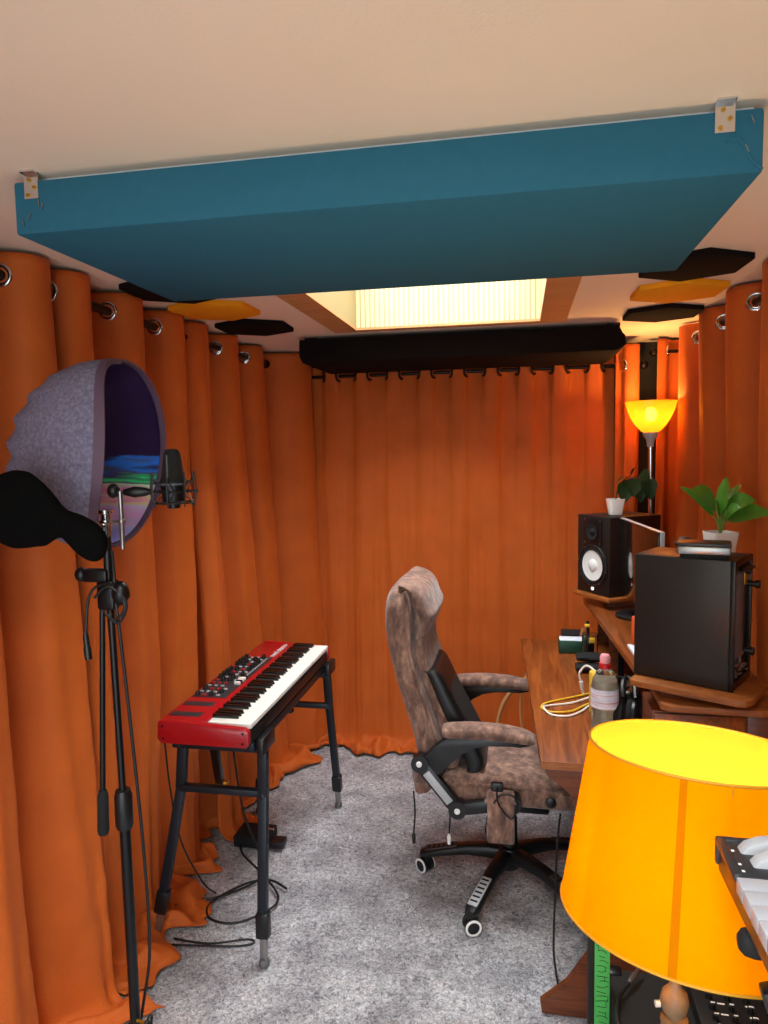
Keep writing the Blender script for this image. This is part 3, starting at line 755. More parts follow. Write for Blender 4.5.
# ------------------------------------------------------------------ office chair
def chair():
    t = thing('office_chair', 'high-backed brown suede-look office chair with black five-star base, facing the desk', 'office chair', (-.04, 2.53, 0))
    Y0, Y1 = 2.33, 2.79
    st = [(-.425, 1.135, -.395, .0), (-.455, 1.11, -.365, 0), (-.470, 1.06, -.350, 0), (-.470, .98, -.355, 0), (-.455, .89, -.35, 0), (-.43, .79, -.325, 0), (-.40, .69, -.29, 0), (-.375, .60, -.262, 0), (-.365, .52, -.245, 0), (-.385, .45, -.255, 0), (-.375, .405, -.30, 0)]
    def conv(st, dzf): # (bx,z,fx) -> (bx,bz,fx,fz)
        P = crom([(a[0], a[1], a[2]) for a in st], 4); return [(p.x, p.y, p.z, p.y+dzf*(p.z-p.x)) for p in P]
    S = conv(st, .12); n = len(S)
    wf = [min(1, .62+.38*math.sin(min(1, i/(n*.22))*PI/2))*(1-.0*i/n)*(1 if i < n-4 else .93) for i in range(n)]
    q = MB(); q.loft(slab(S, Y0, Y1, 36, 3.2, wf)); part('backrest', q, 'suede', t)
    # front cushion and padded headrest
    st2 = [(-.37, 1.08, -.335), (-.37, 1.04, -.315), (-.37, .97, -.318), (-.365, .88, -.318), (-.34, .79, -.288), (-.31, .70, -.25), (-.285, .62, -.222), (-.27, .54, -.205), (-.27, .49, -.21)]
    S2 = conv(st2, .12); q = MB(); q.loft(slab(S2, Y0+.045, Y1-.045, 32, 4)); part('back_cushion', q, 'suede', t)
    st3 = [(-.42, 1.140, -.39), (-.42, 1.133, -.35), (-.40, 1.11, -.318), (-.38, 1.06, -.298), (-.36, 1.03, -.288), (-.36, .98, -.305), (-.36, .955, -.33)]
    S3 = conv(st3, .0); q = MB(); q.loft(slab(S3, Y0+.02, Y1-.02, 32, 2.6)); part('headrest', q, 'suede', t)
    # stitched piping along the near side of the back
    for yy in (Y0+.012, Y1-.012): part('piping', MB().tube([(a[2]-.022, yy, a[1]+.012) for a in st[1:10]], .0065, 8, 4), 'suede', t)
    # black lumbar massage pad
    q = MB(); st4 = [(-.33, .835, -.30), (-.32, .825, -.272), (-.27, .70, -.212), (-.215, .58, -.150), (-.185, .50, -.118), (-.20, .475, -.15)]
    q.loft(slab(conv(st4, .2), Y0+.035, Y1-.16, 28, 6)); lp = part('lumbar_pad', q, 'black_plastic', t, 'black lumbar support pad')
    q = MB(); q.loft(slab(conv([(-.27, .79, -.252), (-.21, .68, -.195), (-.155, .58, -.143)], .2), Y0+.07, Y1-.19, 28, 6)); part('mesh_insert', q, 'matte_black', lp)
    # seat cushion
    sx = [(-.27, .385, .475), (-.24, .375, .495), (-.12, .37, .50), (.02, .37, .495), (.13, .37, .488), (.19, .375, .47), (.225, .39, .44)]
    P = crom(sx, 4); rg = []
    for p in P:
        R = []; c_ = Vector((p.x, (Y0+Y1)/2, (p.y+p.z)/2)); h = (p.z-p.y)/2; w = .24
        for k_ in range(36):
            an = 2*PI*k_/36; cs, sn = math.cos(an), math.sin(an)
            R.append(c_+Vector((0, w*math.copysign(abs(cs)**.6, cs), h*math.copysign(abs(sn)**.6, sn))))
        rg.append(R)
    q = MB(); q.loft(rg); se = part('seat', q, 'suede', t)
    q = MB(); q.tube([(-.24, Y0-.008, .462), (-.1, Y0-.010, .468), (.05, Y0-.010, .464), (.18, Y0-.006, .445)], .0055, 8, 4); part('piping', q, 'suede', se)
    q = MB(); q.lathe([(0, 0), (.018, 0), (.018, .008), (.01, .012), (0, .012)], (.10, Y0-.006, .425), 20, (0, -1, 0)); part('vent', q, 'black_plastic', se)
    q = MB(); q.b2((-.15, Y0+.08, .33), (.10, Y1-.08, .378), .01); part('tilt_mechanism', q, 'black_metal', t)
    # arms
    for sgn, yy in ((-1, 2.295), (1, 2.825)):
        q = MB()
        a = [(-.256, .665, .022), (-.235, .664, .034), (-.15, .668, .038), (-.05, .665, .037), (.02, .655, .031), (.045, .648, .018)]
        P = crom(a, 4); rg = []
        for p in P:
            R = []
            for k_ in range(20):
                an = 2*PI*k_/20; cs, sn = math.cos(an), math.sin(an)
                R.append(Vector((p.x, yy+.042*math.copysign(abs(cs)**.7, cs)*(p.z/.037)**.5, p.y+p.z*.62*math.copysign(abs(sn)**.8, sn))))
            rg.append(R)
        q.loft(rg); part('armrest', q, 'suede', t)
        fr = MB()
        T = Matrix(((1, 0, 0, 0), (0, 0, -1, yy+.02), (0, 1, 0, 0), (0, 0, 0, 1)))
        out = [(-.245, .642), (-.05, .643), (.035, .63), (.0, .622), (-.10, .626), (-.15, .616), (-.19, .594), (-.225, .558), (-.26, .515), (-.31, .50), (-.342, .53), (-.318, .568), (-.285, .605)]
        fr.prism(out, .034, T, .004); ar = part('arm_bracket', fr, 'black_plastic', t)
        fr = MB(); fr.bar((-.335, yy, .548), (-.208, yy, .392), .052, .034, .012)
        fr.lathe([(0, -.019), (.030, -.019), (.030, .019), (0, .019)], (-.333, yy, .545), 24, (0, 1, 0)); fr.lathe([(0, -.019), (.030, -.019), (.030, .019), (0, .019)], (-.208, yy, .393), 24, (0, 1, 0))
        fr.bar((-.208, yy, .393), (-.03, yy, .425), .044, .034, .010); fr.lathe([(0, -.02), (.034, -.02), (.034, .02), (0, .02)], (-.03, yy, .428), 24, (0, 1, 0))
        lk = part('arm_link', fr, 'black_plastic', t)
        yo = yy+sgn*.0185
        fr = MB(); fr.bar((-.312, yo, .518), (-.232, yo, .42), .026, .006, .002); part('silver_inlay', fr, 'lightgrey', lk, 'silver slot inlay')
        for px_, pz_ in ((-.335, .547), (-.208, .392), (-.03, .43)):
            part('bolt_cap', MB().lathe([(0, 0), (.010, 0), (.010, .004), (.007, .007), (0, .007)], (px_, yy+sgn*.018, pz_), 18, (0, sgn, 0)), 'white_plastic', lk)
    # remote pouch
    q = MB(); q.b2((-.107, 2.245, .305), (-.018, 2.272, .485), .009); po = part('side_pouch', q, 'suede', t, 'brown pocket for the massage remote')
    q = MB(); q.b2((-.115, 2.243, .445), (-.010, 2.274, .452), .002); part('pouch_hem', q, 'suede', po)
    q = MB(); q.tube([(-.075, 2.24, .50), (-.07, 2.235, .45), (-.03, 2.232, .405), (-.01, 2.235, .44), (-.02, 2.24, .475), (-.06, 2.238, .48), (-.085, 2.238, .45)], .003, 8, 6); part('cord', q, 'cable_black', po)
    q = MB(); q.b2((-.095, 2.25, .47), (-.055, 2.268, .512), .006); part('remote', q, 'black_plastic', po)
    # column and star base
    hx_, hy = -.04, 2.53
    q = MB(); q.lathe([(0, .33), (.024, .33), (.024, .26), (.028, .255), (.030, .13), (0, .13)], (hx_, hy, 0), 24); part('gas_column', q, 'black_plastic', t)
    q = MB(); q.lathe([(0, .06), (.03, .06), (.045, .075), (.05, .12), (.042, .145), (.032, .15), (0, .15)], (hx_, hy, 0), 28); hb = part('base_hub', q, 'black_plastic', t)
    for k_ in range(5):
        an = math.radians(-112+72*k_); d_ = Vector((math.cos(an), math.sin(an), 0)); sd = Vector((-d_.y, d_.x, 0)); o_ = Vector((hx_, hy, 0))
        rg = []
        for (r_, zc, w, h) in ((.02, .115, .030, .028), (.08, .118, .027, .024), (.16, .112, .024, .02), (.25, .092, .026, .017), (.31, .076, .026, .015), (.335, .07, .018, .012)):
            cc = o_+d_*r_+Vector((0, 0, zc))
            rg.append([cc+sd*w*math.copysign(abs(math.cos(a_))**.6, math.cos(a_))+Vector((0, 0, h*math.copysign(abs(math.sin(a_))**.6, math.sin(a_)))) for a_ in [2*PI*j/16 for j in range(16)]])
        q = MB(); q.loft(rg); lg = part('base_arm', q, 'black_plastic', t)
        q = MB(); sl = MB()
        a0 = o_+d_*.20+Vector((0, 0, .1215)); a1 = o_+d_*.31+Vector((0, 0, .0925))
        vz = (a1-a0).normalized(); nz = sd.cross(vz).normalized()
        if nz.z < 0: nz = -nz
        R = Matrix((vz, sd, nz)).transposed().to_4x4()
        q.box((a0+a1)/2, (.125, .036, .006), .0028, R); fp = part('foot_plate', q, 'lightgrey' if k_ == 0 else 'dark_plate', lg, 'silver slotted footrest plate' if k_ == 0 else None)
        for j in range(6):
            sl.box(a0+(a1-a0)*(.08+.165*j)+nz*.0025, (.007, .026, .003), .0, R)
        part('slots', sl, 'matte_black', fp)
        # caster: two wheels, each wheel a part
        cc = o_+d_*.318; ca = [1.9, 2.6, 1.75, .3, .9][k_]
        q = MB(); q.tube([cc+Vector((0, 0, .07)), cc+Vector((0, 0, .045))], .008, 10); q.box(cc+Vector((0, 0, .045)), (.03, .022, .04), .006, ca+PI/2); fk = part('caster', q, 'black_plastic', lg)
        ax = Vector((math.cos(ca), math.sin(ca), 0))
        for s_ in (-1, 1):
            q = MB(); q.lathe([(0, 0), (.022, 0), (.028, .003), (.028, .013), (.024, .016), (0, .016)], cc+Vector((0, 0, .028))+ax*(s_*.008), 24, ax*s_); wl = part('wheel', q, 'black_plastic', fk)
            q = MB(); q.lathe([(.0205, 0), (.0275, -.001), (.0275, .0015), (.0205, .0025)], cc+Vector((0, 0, .028))+ax*(s_*.0245), 24, ax*s_, open_=True); part('wheel_ring', q, 'white_plastic', wl, 'white ring on the wheel')
    # cords hanging from the back and seat
    for px_, py_, z0, z1, mm in ((-.365, 2.34, .42, .27, 'black_plastic'), (-.245, 2.37, .40, .26, 'white_plastic')):
        q = MB(); q.tube([(px_, py_, z0), (px_+.004, py_, (z0+z1)/2), (px_, py_-.01, z1)], .003, 8, 4); cd = part('cord', q, 'cable_black', t)
        part('plug', MB().lathe([(0, 0), (.006, .002), (.007, .03), (.003, .04), (0, .04)], (px_, py_-.01, z1-.035), 12), mm, cd)
    q = MB(); q.tube([(.13, 2.30, .40), (.118, 2.24, .34), (.108, 2.18, .2), (.10, 2.10, .08), (.105, 2.06, .03), (.11, 2.02, .015)], .0035, 8, 5); cd = part('power_cord', q, 'cable_black', t)
    part('plug', MB().lathe([(0, 0), (.006, .001), (.006, .03), (.003, .035), (.003, .06), (0, .06)], (.11, 2.02, .015), 12, (.15, -1, 0)), 'steel', cd)
chair()

# ------------------------------------------------------------------ desk
def desk():
    t = thing('computer_desk', 'wood-effect computer desk with raised shelf and corner platforms on the right', 'desk', (.4, 2.5, 0))
    q = MB(); q.prism([(.055, 1.905), (.66, 1.905), (.66, 3.17), (.005, 3.17)], .022, Matrix.Translation((0, 0, .73)), .002); part('desktop', q, 'wood', t, angle=30)
    q = MB(); q.box((.3575, 1.9035, .741), (.605, .003, .022)); part('edge_band', q, 'wood_edge', t)
    Tn = lambda yy: Matrix(((1, 0, 0, 0), (0, 0, -1, yy), (0, 1, 0, 0), (0, 0, 0, 1)))
    foot = [(.06, .0), (.655, 0), (.655, .73), (.06, .73), (.075, .70), (.13, .66), (.185, .57), (.20, .45), (.20, .25), (.185, .19), (.13, .10), (.055, .035)]
    for yy in (1.945, 3.15):
        q = MB(); q.prism(foot, .02, Tn(yy), .002); part('side_panel', q, 'wood_dark', t)
    q = MB(); q.b2((.635, 1.966, .15), (.655, 3.129, .73)); part('back_panel', q, 'wood_dark', t)
    # raised shelf
    q = MB(); q.prism([(.335, 2.10), (.655, 2.10), (.655, 3.14), (.27, 3.14)], .02, Matrix.Translation((0, 0, .93)), .002); part('shelf', q, 'wood', t)
    for yy in (2.10, 2.72, 3.12):
        q = MB(); q.b2((.33 if yy > 2.2 else .37, yy-.009, .752), (.65, yy+.009, .93)); part('shelf_support', q, 'wood_dark', t)
    # drawer box under the computer
    q = MB(); q.b2((.345, 1.93, .752), (.655, 2.08, .90), .002); bx = part('cabinet', q, 'wood_dark', t)
    q = MB(); q.b2((.35, 1.922, .76), (.575, 1.932, .895), .002); part('panel', q, 'wood', bx)
    q = MB(); q.b2((.58, 1.924, .752), (.655, 1.932, .90), .001); part('panel', q, 'wood_dark', bx)
    # computer platform: rounded front, set at an angle
    T = Matrix.Translation((.475, 1.945, .958)) @ Matrix.Rotation(math.radians(-30), 4, 'Z')
    q = MB(); q.prism([(-.168, -.075), (-.16, -.088), (.105, -.088), (.125, -.078), (.135, -.05), (.135, .12), (-.168, .12)], .018, T, .003); part('platform', q, 'wood_edge', t)
    q = MB(); q.prism([(.36, 1.895), (.38, 1.882), (.60, 1.87), (.66, 1.90), (.66, 2.12), (.36, 2.12)], .018, Matrix.Translation((0, 0, .915)), .003); part('platform', q, 'wood_edge', t)
    q = MB(); q.box((.47, 1.99, .945), (.20, .10, .026), .0); part('platform_block', q, 'wood_dark', t)
    # speaker platform
    T = Matrix.Translation((.405, 3.05, .982)) @ Matrix.Rotation(math.radians(34), 4, 'Z')
    q = MB(); q.prism([(-.145, -.108), (.15, -.108), (.15, .12), (-.145, .12)], .016, T, .003); part('platform', q, 'wood_edge', t)
    q = MB(); q.box((.43, 3.05, .966), (.16, .16, .034)); part('platform_block', q, 'wood_dark', t)
    q = MB(); q.bar((.335, 2.45, .752), (.335, 2.45, .93), .02, .02); part('shelf_post', q, 'black_metal', t, 'thin black metal post')
desk()

# ------------------------------------------------------------------ studio monitor speaker
def speaker(label, C, ang, z0, z1, w=.198, d=.265):
    t = thing('studio_speaker', label, 'speaker', (*C, z0))
    R = Matrix.Rotation(ang, 4, 'Z'); o_ = Vector((*C, 0))
    L = lambda x, y, z: o_+(R @ Vector((x, y, 0)))+Vector((0, 0, z))
    H = z1-z0
    q = MB(); q.box(L(0, 0, (z0+z1)/2), (d, w, H), .005, ang); part('cabinet', q, 'speaker_black', t)
    ax = R @ Vector((-1, 0, 0)); fx = -d/2
    zw = z0+H*.365; zt = z0+H*.80
    q = MB(); q.lathe([(.070, 0), (.088, .0), (.089, .004), (.083, .008), (.076, .006), (.072, .001), (.070, 0)], L(fx, 0, zw), 40, ax, open_=True); wr = part('woofer_frame', q, 'black_plastic', t)
    for k_ in range(8):
        an = k_*PI/4+.2; part('screw', MB().lathe([(0, 0), (.003, 0), (.003, .002), (0, .002)], L(fx, .083*math.cos(an), zw+.083*math.sin(an))+ax*.006, 8, ax), 'steel', wr)
    q = MB(); q.lathe([(.074, .003), (.070, .008), (.064, .006), (.062, .002)], L(fx, 0, zw), 40, ax, open_=True); part('woofer_surround', q, 'matte_black', t)
    q = MB(); q.lathe([(.064, .004), (.050, .0015), (.027, .0006), (.022, .006), (.012, .010), (0, .011)], L(fx, 0, zw), 40, ax, open_=True); part('woofer_cone', q, 'cone', t, 'white woofer cone')
    q = MB(); q.prism([(-.055, -.055), (.055, -.055), (.055, .055), (-.055, .055)], .004, Matrix.Translation(L(fx-.0045, 0, zt)) @ Matrix.Rotation(ang, 4, 'Z') @ Matrix.Rotation(PI/2, 4, 'Y'), .001); tw = part('tweeter_plate', q, 'black_plastic', t)
    q = MB(); q.lathe([(.034, .004), (.024, .001), (.015, -.001), (.012, .004), (.006, .008), (0, .009)], L(fx, 0, zt)+ax*.005, 32, ax, open_=True); part('tweeter', q, 'matte_black', tw)
    for dy, dz in ((.047, .047), (-.047, .047), (.047, -.047), (-.047, -.047)):
        part('screw', MB().lathe([(0, 0), (.003, 0), (.003, .002), (0, .002)], L(fx, dy, zt+dz)+ax*.005, 8, ax), 'steel', tw)
    q = MB(); q.lathe([(0, 0), (.008, 0), (.008, .002), (0, .002)], L(fx, 0, z0+.022)+ax*.0005, 20, ax); part('badge', q, 'led_white', t, 'small round white badge')
    return t
speaker('black studio monitor speaker with a white woofer cone on the far end of the desk', (.405, 3.065), math.radians(34), .999, 1.322)

# computer monitor seen edge-on
def monitor():
    # screen plane faces -x (towards the chair)
    a = Vector((.372, 2.78, 0)); b = Vector((.425, 2.30, 0)); d_ = (b-a).normalized(); n_ = Vector((-d_.y, d_.x, 0)); 
    if n_.x > 0: n_ = -n_
    z0, z1 = 1.055, 1.335
    t = thing('computer_monitor', 'thin computer monitor on the desk shelf seen almost edge-on between speaker and computer', 'monitor', ((a+b)/2)+Vector((0, 0, .952)))
    ang = math.atan2(d_.y, d_.x); c_ = (a+b)/2; L = (b-a).length
    q = MB(); q.box(c_-n_*.010+Vector((0, 0, (z0+z1)/2)), (L, .016, z1-z0), .003, ang); part('housing', q, 'lightgrey', t, 'silver rear housing')
    q = MB(); q.box(c_-n_*.0+Vector((0, 0, (z0+z1)/2)), (L-.003, .006, z1-z0-.003), .001, ang); part('screen', q, 'screen', t)
    q = MB(); q.tube([(.452, 2.80, .955), (.452, 2.78, 1.12), c_-n_*.02+Vector((0, 0, 1.2))], .014, 12, 4); part('neck', q, 'black_plastic', t)
    q = MB(); q.lathe([(0, 0), (.085, 0), (.085, .008), (.07, .016), (.03, .022), (0, .022)], (.445, 2.80, .952), 36); part('base', q, 'black_plastic', t)
monitor()

# tower computer
def tower():
    ang = math.radians(-30); C = Vector((.457, 2.005, 0)); R = Matrix.Rotation(ang, 4, 'Z')
    w, dd, z0, z1 = .252, .168, .977, 1.312
    t = thing('computer_tower', 'large matte black tower computer standing on the desk platform at the right', 'computer', (C.x, C.y, z0))
    L = lambda x, y, z: C+(R @ Vector((x, y, 0)))+Vector((0, 0, z))
    zc = (z0+z1)/2; H = z1-z0
    q = MB(); q.box(L(-.004, 0, zc), (w-.008, dd, H), .005, ang); part('case', q, 'case_black', t)
    q = MB()
    xr = w/2-.004
    for c_, s_ in (((xr, 0, z1-.008), (.012, dd, .016)), ((xr, 0, z0+.012), (.012, dd, .02)), ((xr, -dd/2+.006, zc), (.012, .012, H)), ((xr, dd/2-.006, zc), (.012, .012, H))):
        q.box(L(*c_), s_, .001, ang)
    part('rear_frame', q, 'black_metal', t)
    q = MB(); q.box(L(xr-.001, -.02, zc+.02), (.010, .075, H*.68), .008, ang); part('side_blank', q, 'grey_plastic', t, 'grey vertical panel')
    q = MB(); q.box(L(xr, .045, z1-.05), (.006, .05, .05), .002, ang); part('card_bracket', q, 'gold', t)
    q = MB()
    for yy, zz, ln in ((.02, z1-.035, .010), (.05, z1-.075, .026), (.03, z0+.085, .02)):
        q = MB(); q.tube([L(xr, yy, zz), L(xr+ln, yy, zz)], .0075, 12); q.lathe([(0, 0), (.011, .002), (.011, .012), (0, .014)], L(xr+ln-.006, yy, zz), 14, R @ Vector((1, 0, 0))); part('thumbscrew', q, 'black_plastic', t)
    q = MB(); q.tube([L(xr, -.01, z1-.03), L(xr+.012, .01, z1-.028), L(xr+.014, .05, z1-.03)], .006, 10, 3)
    part('cable_plug', q, 'black_plastic', t)
    q = MB(); rnd = random.Random(7)
    for i in range(22): q.box(L(xr+.003, -.06+rnd.random()*.12, z0+.025+rnd.random()*.06), (.004, .006+.008*rnd.random(), .003+.005*rnd.random()), 0, ang)
    part('port', q, 'steel', t)
tower()
q = MB()
t = thing('external_drive', 'flat black and silver drive box lying on top of the tower computer', 'drive', (.475, 1.96, 1.312))
a_ = math.radians(-14)
part('lid', MB().box((.470, 1.945, 1.3475), (.128, .085, .009), .002, a_), 'black_plastic', t)
part('silver_body', MB().box((.470, 1.945, 1.333), (.124, .082, .020), .003, a_), 'steel', t)
part('foot_pad', MB().box((.470, 1.945, 1.3175), (.113, .075, .011), .002, a_), 'matte_black', t)
q = MB()
for i, (dx, dy, r_) in enumerate(((0, 0, .018), (.016, .004, .014), (-.013, .004, .011), (.03, .008, .010))): q.sphere((.452+dx, 2.085+dy, 1.324+r_*.5), (r_*1.2, r_, r_*.9), 14)
single('stone_ornament', q, M['stem_dark'], 'small lumpy dark brown ornament behind the drive box on the computer', 'ornament')

# ------------------------------------------------------------------ plants
def leaf(mb, base, tip, width, droop=.0, side=None, n=9, fold=.15):
    base = Vector(base); tip = Vector(tip); d_ = tip-base; L = d_.length; f = d_.normalized()
    s_ = Vector(side) if side else f.cross(Vector((0, 0, 1)))
    s_ = (s_-f*s_.dot(f)).normalized(); u = s_.cross(f)
    if u.z < 0: u = -u
    rows = []
    for i in range(n+1):
        tt = i/n; w = width*(math.sin(PI*min(1, tt**.72))**.8)*(1 if tt < .999 else 0)+.0005
        c_ = base+d_*tt+Vector((0, 0, droop*math.sin(PI*tt)))
        rows.append([c_-s_*w+u*w*fold, c_-s_*w*.5+u*w*fold*.35, c_, c_+s_*w*.5+u*w*fold*.35, c_+s_*w+u*w*fold])
    mb.loft(rows, caps=False, closed=False)
def pot(mb_name, c, w0, w1, h, parent, m='white_ceramic', n=4, rot=PI/4):
    q = MB(); rg = []
    for (w, z) in ((w0*.85, 0), (w0, .003), (w1, h-.004), (w1, h), (w1*.9, h), (w1*.88, h-.012)):
        R = []
        for k_ in range(28):
            an = 2*PI*k_/28; cs, sn = math.cos(an), math.sin(an); e = .38
            R.append(Vector(c)+(Matrix.Rotation(rot, 3, 'Z') @ Vector((w*math.copysign(abs(cs)**e, cs), w*math.copysign(abs(sn)**e, sn), 0)))+Vector((0, 0, z)))
        rg.append(R)
    q.loft(rg); o = part('pot', q, m, parent)
    part('soil', MB().lathe([(0, 0), (w1*.85, 0)], (c[0], c[1], c[2]+h-.010), 20), 'soil', parent)
t = thing('potted_plant', 'bright green broad-leaved plant in a square white pot behind the tower computer', 'potted plant', (.575, 2.20, 1.2))
PX, PY = .578, 2.21
q = MB(); q.b2((.525, 2.15, .952), (.625, 2.27, 1.255), .004)
single('storage_box', q, 'case_black', 'black box behind the tower computer carrying the bright green plant', 'box')
t.location = (PX, PY, 1.256)
pot('pot', (PX, PY, 1.256), .030, .040, .092, t, rot=.3)
lv = [((-.085, -.05, .195), .046, (.0, .5, .8)), ((.075, -.03, .165), .05, (.1, .6, .7)), ((.02, .03, .225), .034, None), ((.09, -.05, .15), .05, (.1, .7, .6)), ((-.01, .02, .165), .034, None), ((.06, .05, .205), .036, None), ((-.10, .01, .2), .022, None), ((.035, -.05, .15), .032, (1, .2, .3))]
for i, (tp, wd, sd) in enumerate(lv):
    tp = Vector(tp); b0 = Vector((PX, PY, 1.34)); mid = b0+Vector((tp.x*.35, tp.y*.4, tp.z*.45-.02)); tip = Vector((PX, PY, 1.256))+Vector(tp)*1.12
    base = b0+(tip-b0)*.16+Vector((0, 0, .055 if i < 2 else .03))
    q = MB(); q.tube([b0, (b0+base)/2+Vector((0, 0, .008)), base], .0026, 6, 3); part('stem', q, 'stem', t)
    q = MB(); leaf(q, base, tip if i not in (3,) else tip+Vector((.02, 0, -.02)), wd*.8, .012, (0, .55, .8) if i % 2 == 0 else (.1, .8, .5)); part('leaf', q, 'leaf_green' if i % 3 else 'leaf_green', t, angle=180)
PX, PY, PZ = .385, 3.02, 1.322
t = thing('potted_plant', 'dark green trailing plant in a small round-edged white pot on top of the speaker', 'potted plant', (PX, PY, PZ))
pot('pot', (PX, PY, PZ), .024, .033, .068, t, rot=.2)
for i, (base, tip, wd) in enumerate((((.045, 0, .14), (.03, -.01, .045), .036), ((.085, .01, .15), (.10, 0, .05), .038), ((.12, 0, .15), (.14, 0, .06), .034), ((.05, 0, .155), (.0, -.01, .13), .02), ((.06, .01, .16), (.085, 0, .195), .02), ((.09, 0, .16), (.135, .0, .14), .03), ((.075, 0, .15), (.065, -.02, .075), .034))):
    o_ = Vector((PX, PY, PZ)); q = MB(); q.tube([o_+Vector((.0, 0, .06)), o_+Vector((.02, 0, .13)), o_+Vector(base)], .0022, 6, 4); part('stem', q, 'stem_dark', t)
    q = MB(); leaf(q, o_+Vector(base), o_+Vector(tip), wd, .01, (1, .2, .1) if i not in (3, 4) else None); part('leaf', q, 'leaf_dark', t, angle=180)

# ------------------------------------------------------------------ floor lamp
def floor_lamp():
    c_ = Vector((.583, 3.40, 0))
    t = thing('floor_lamp', 'lit uplighter floor lamp with amber glass bowl in the back right corner', 'floor lamp', c_)
    part('pole', MB().tube([c_+Vector((.025, 0, .02)), c_+Vector((0, 0, 1.63))], .011, 14), 'chrome', t)
    part('base', MB().lathe([(0, 0), (.13, 0), (.13, .012), (.10, .022), (.02, .028), (0, .028)], c_+Vector((.02, 0, 0)), 36), 'steel', t)
    part('socket', MB().lathe([(0, 1.60), (.014, 1.60), (.018, 1.63), (.032, 1.65), (.034, 1.665), (0, 1.665)], c_, 24), 'lightgrey', t)
    q = MB(); pr_ = [(.028, 1.662), (.042, 1.672), (.066, 1.697), (.085, 1.727), (.101, 1.765), (.112, 1.805)]
    q.lathe(pr_, c_, 40, open_=True); o = part('glass_bowl', q, 'amber', t, 'amber glass bowl')
    part('bulb', MB().sphere(c_+Vector((0, 0, 1.745)), (.026, .026, .032), 20), 'bulb', t)
    return c_
floor_lamp()

# ------------------------------------------------------------------ table lamp in front
def table_lamp():
    c_ = Vector((.257, 1.10, 0)); zb, zt = .868, 1.130
    t = thing('table_lamp', 'large yellow drum-shaded table lamp with turned wooden base in the foreground', 'table lamp', (c_.x, c_.y, .42))
    rb, rt, hh = .195, .162, .252
    TL = Matrix.Translation(c_+Vector((.002, 0, zb+.014))) @ Vector((0, 0, 1)).rotation_difference(Vector((.05, .12, 1)).normalized()).to_matrix().to_4x4()
    q = MB(); q.lathe([(rb, 0), (rb-(rb-rt)*.5, hh*.5), (rt, hh)], (0, 0, 0), 96, None, open_=True); q.bm.transform(TL); sh = part('lamp_shade', q, 'shade', t, 'yellow fabric shade')
    q = MB(); q.lathe([(rb-.0015, .001), (rt-.0015, hh-.001)], (0, 0, 0), 96, None, open_=True); q.bm.transform(TL); part('lining', q, 'shade_in', sh, 'pale yellow lining')
    for rr, zz in ((rb, 0), (rt, hh)):
        q = MB(); q.torus((0, 0, zz), rr, .0022, n=96, m=8); q.bm.transform(TL); part('rim', q, 'rim', sh)
    q = MB(); an = math.radians(-110); rg = []
    for j in range(5):
        f = j/4; r_ = rb+(rt-rb)*f+.0008; rg.append([Vector((r_*math.cos(an+k_*.012), r_*math.sin(an+k_*.012), hh*f)) for k_ in range(-2, 4)])
    q.loft(rg, caps=False, closed=False); q.bm.transform(TL); part('seam', q, 'seam', sh, 'darker vertical seam')
    q = MB()
    for k_ in range(3):
        an = k_*2*PI/3+.55; q.tube([(.02*math.cos(an), .02*math.sin(an), .06), (rt*1.04*math.cos(an), rt*1.04*math.sin(an), .09), (rt*1.0*math.cos(an), rt*math.sin(an), hh-.003)], .0016, 6)
    q.torus((0, 0, .06), .021, .002); q.bm.transform(TL); part('spider', q, 'rim', sh)
    q = MB(); z0 = .42
    pr_ = [(0, 0), (.075, 0), (.08, .01), (.07, .025), (.03, .04), (.022, .06), (.03, .10), (.038, .15), (.03, .20), (.016, .245), (.015, .262), (.020, .265), (.0205, .270), (.015, .274), (.015, .278), (.0205, .281), (.0205, .287), (.012, .291), (.018, .300), (.0215, .314), (.019, .328), (.011, .338), (.008, .345), (.008, .43), (0, .43)]
    q.lathe(pr_, (c_.x-.020, c_.y, z0), 36); part('turned_base', q, 'turned', t)
    part('socket', MB().lathe([(0, 0), (.016, 0), (.018, .05), (0, .05)], (c_.x, c_.y, z0+.43), 20), 'white_plastic', t)
    part('bulb', MB().sphere((c_.x, c_.y, z0+.53), (.030, .030, .042), 20), 'bulb_dim', t)
    part('switch', MB().lathe([(0, 0), (.005, .001), (.005, .008), (0, .009)], (c_.x-.042, c_.y-.005, z0+.312), 12, (-1, -.2, 0)), 'white_plastic', t)
    return c_
LC = table_lamp()

# equipment under the lamp
t = thing('guitar_amplifier', 'black amplifier case carrying the yellow table lamp at the bottom of the picture', 'amplifier', (.36, 1.25, 0))
part('cabinet', MB().b2((.195, .90, .012), (.60, 1.58, .42), .008), 'matte_black', t)
part('corner_guard', MB().b2((.19, 1.555, .38), (.225, 1.585, .425), .006), 'black_metal', t)
for xx in (.22, .57):
    for yy in (.94, 1.54): part('rubber_foot', MB().lathe([(0, 0), (.016, 0), (.014, .014), (0, .014)], (xx, yy, 0), 14), 'black_plastic', t)
t = thing('jack_cable', 'black audio cable with silver plug lying on the amplifier, left of the wooden lamp base', 'cable', (.23, 1.5, .42))
part('cord', MB().tube([(.232, 1.515, .436), (.205, 1.47, .432), (.197, 1.40, .427), (.215, 1.25, .427), (.25, 1.15, .427)], .0042, 8, 6), 'cable_black', t)
part('plug', MB().lathe([(0, 0), (.0055, .001), (.0065, .03), (.004, .034), (.004, .055), (0, .058)], (.232, 1.515, .436), 14, (.5, .8, .1)), 'steel', t)
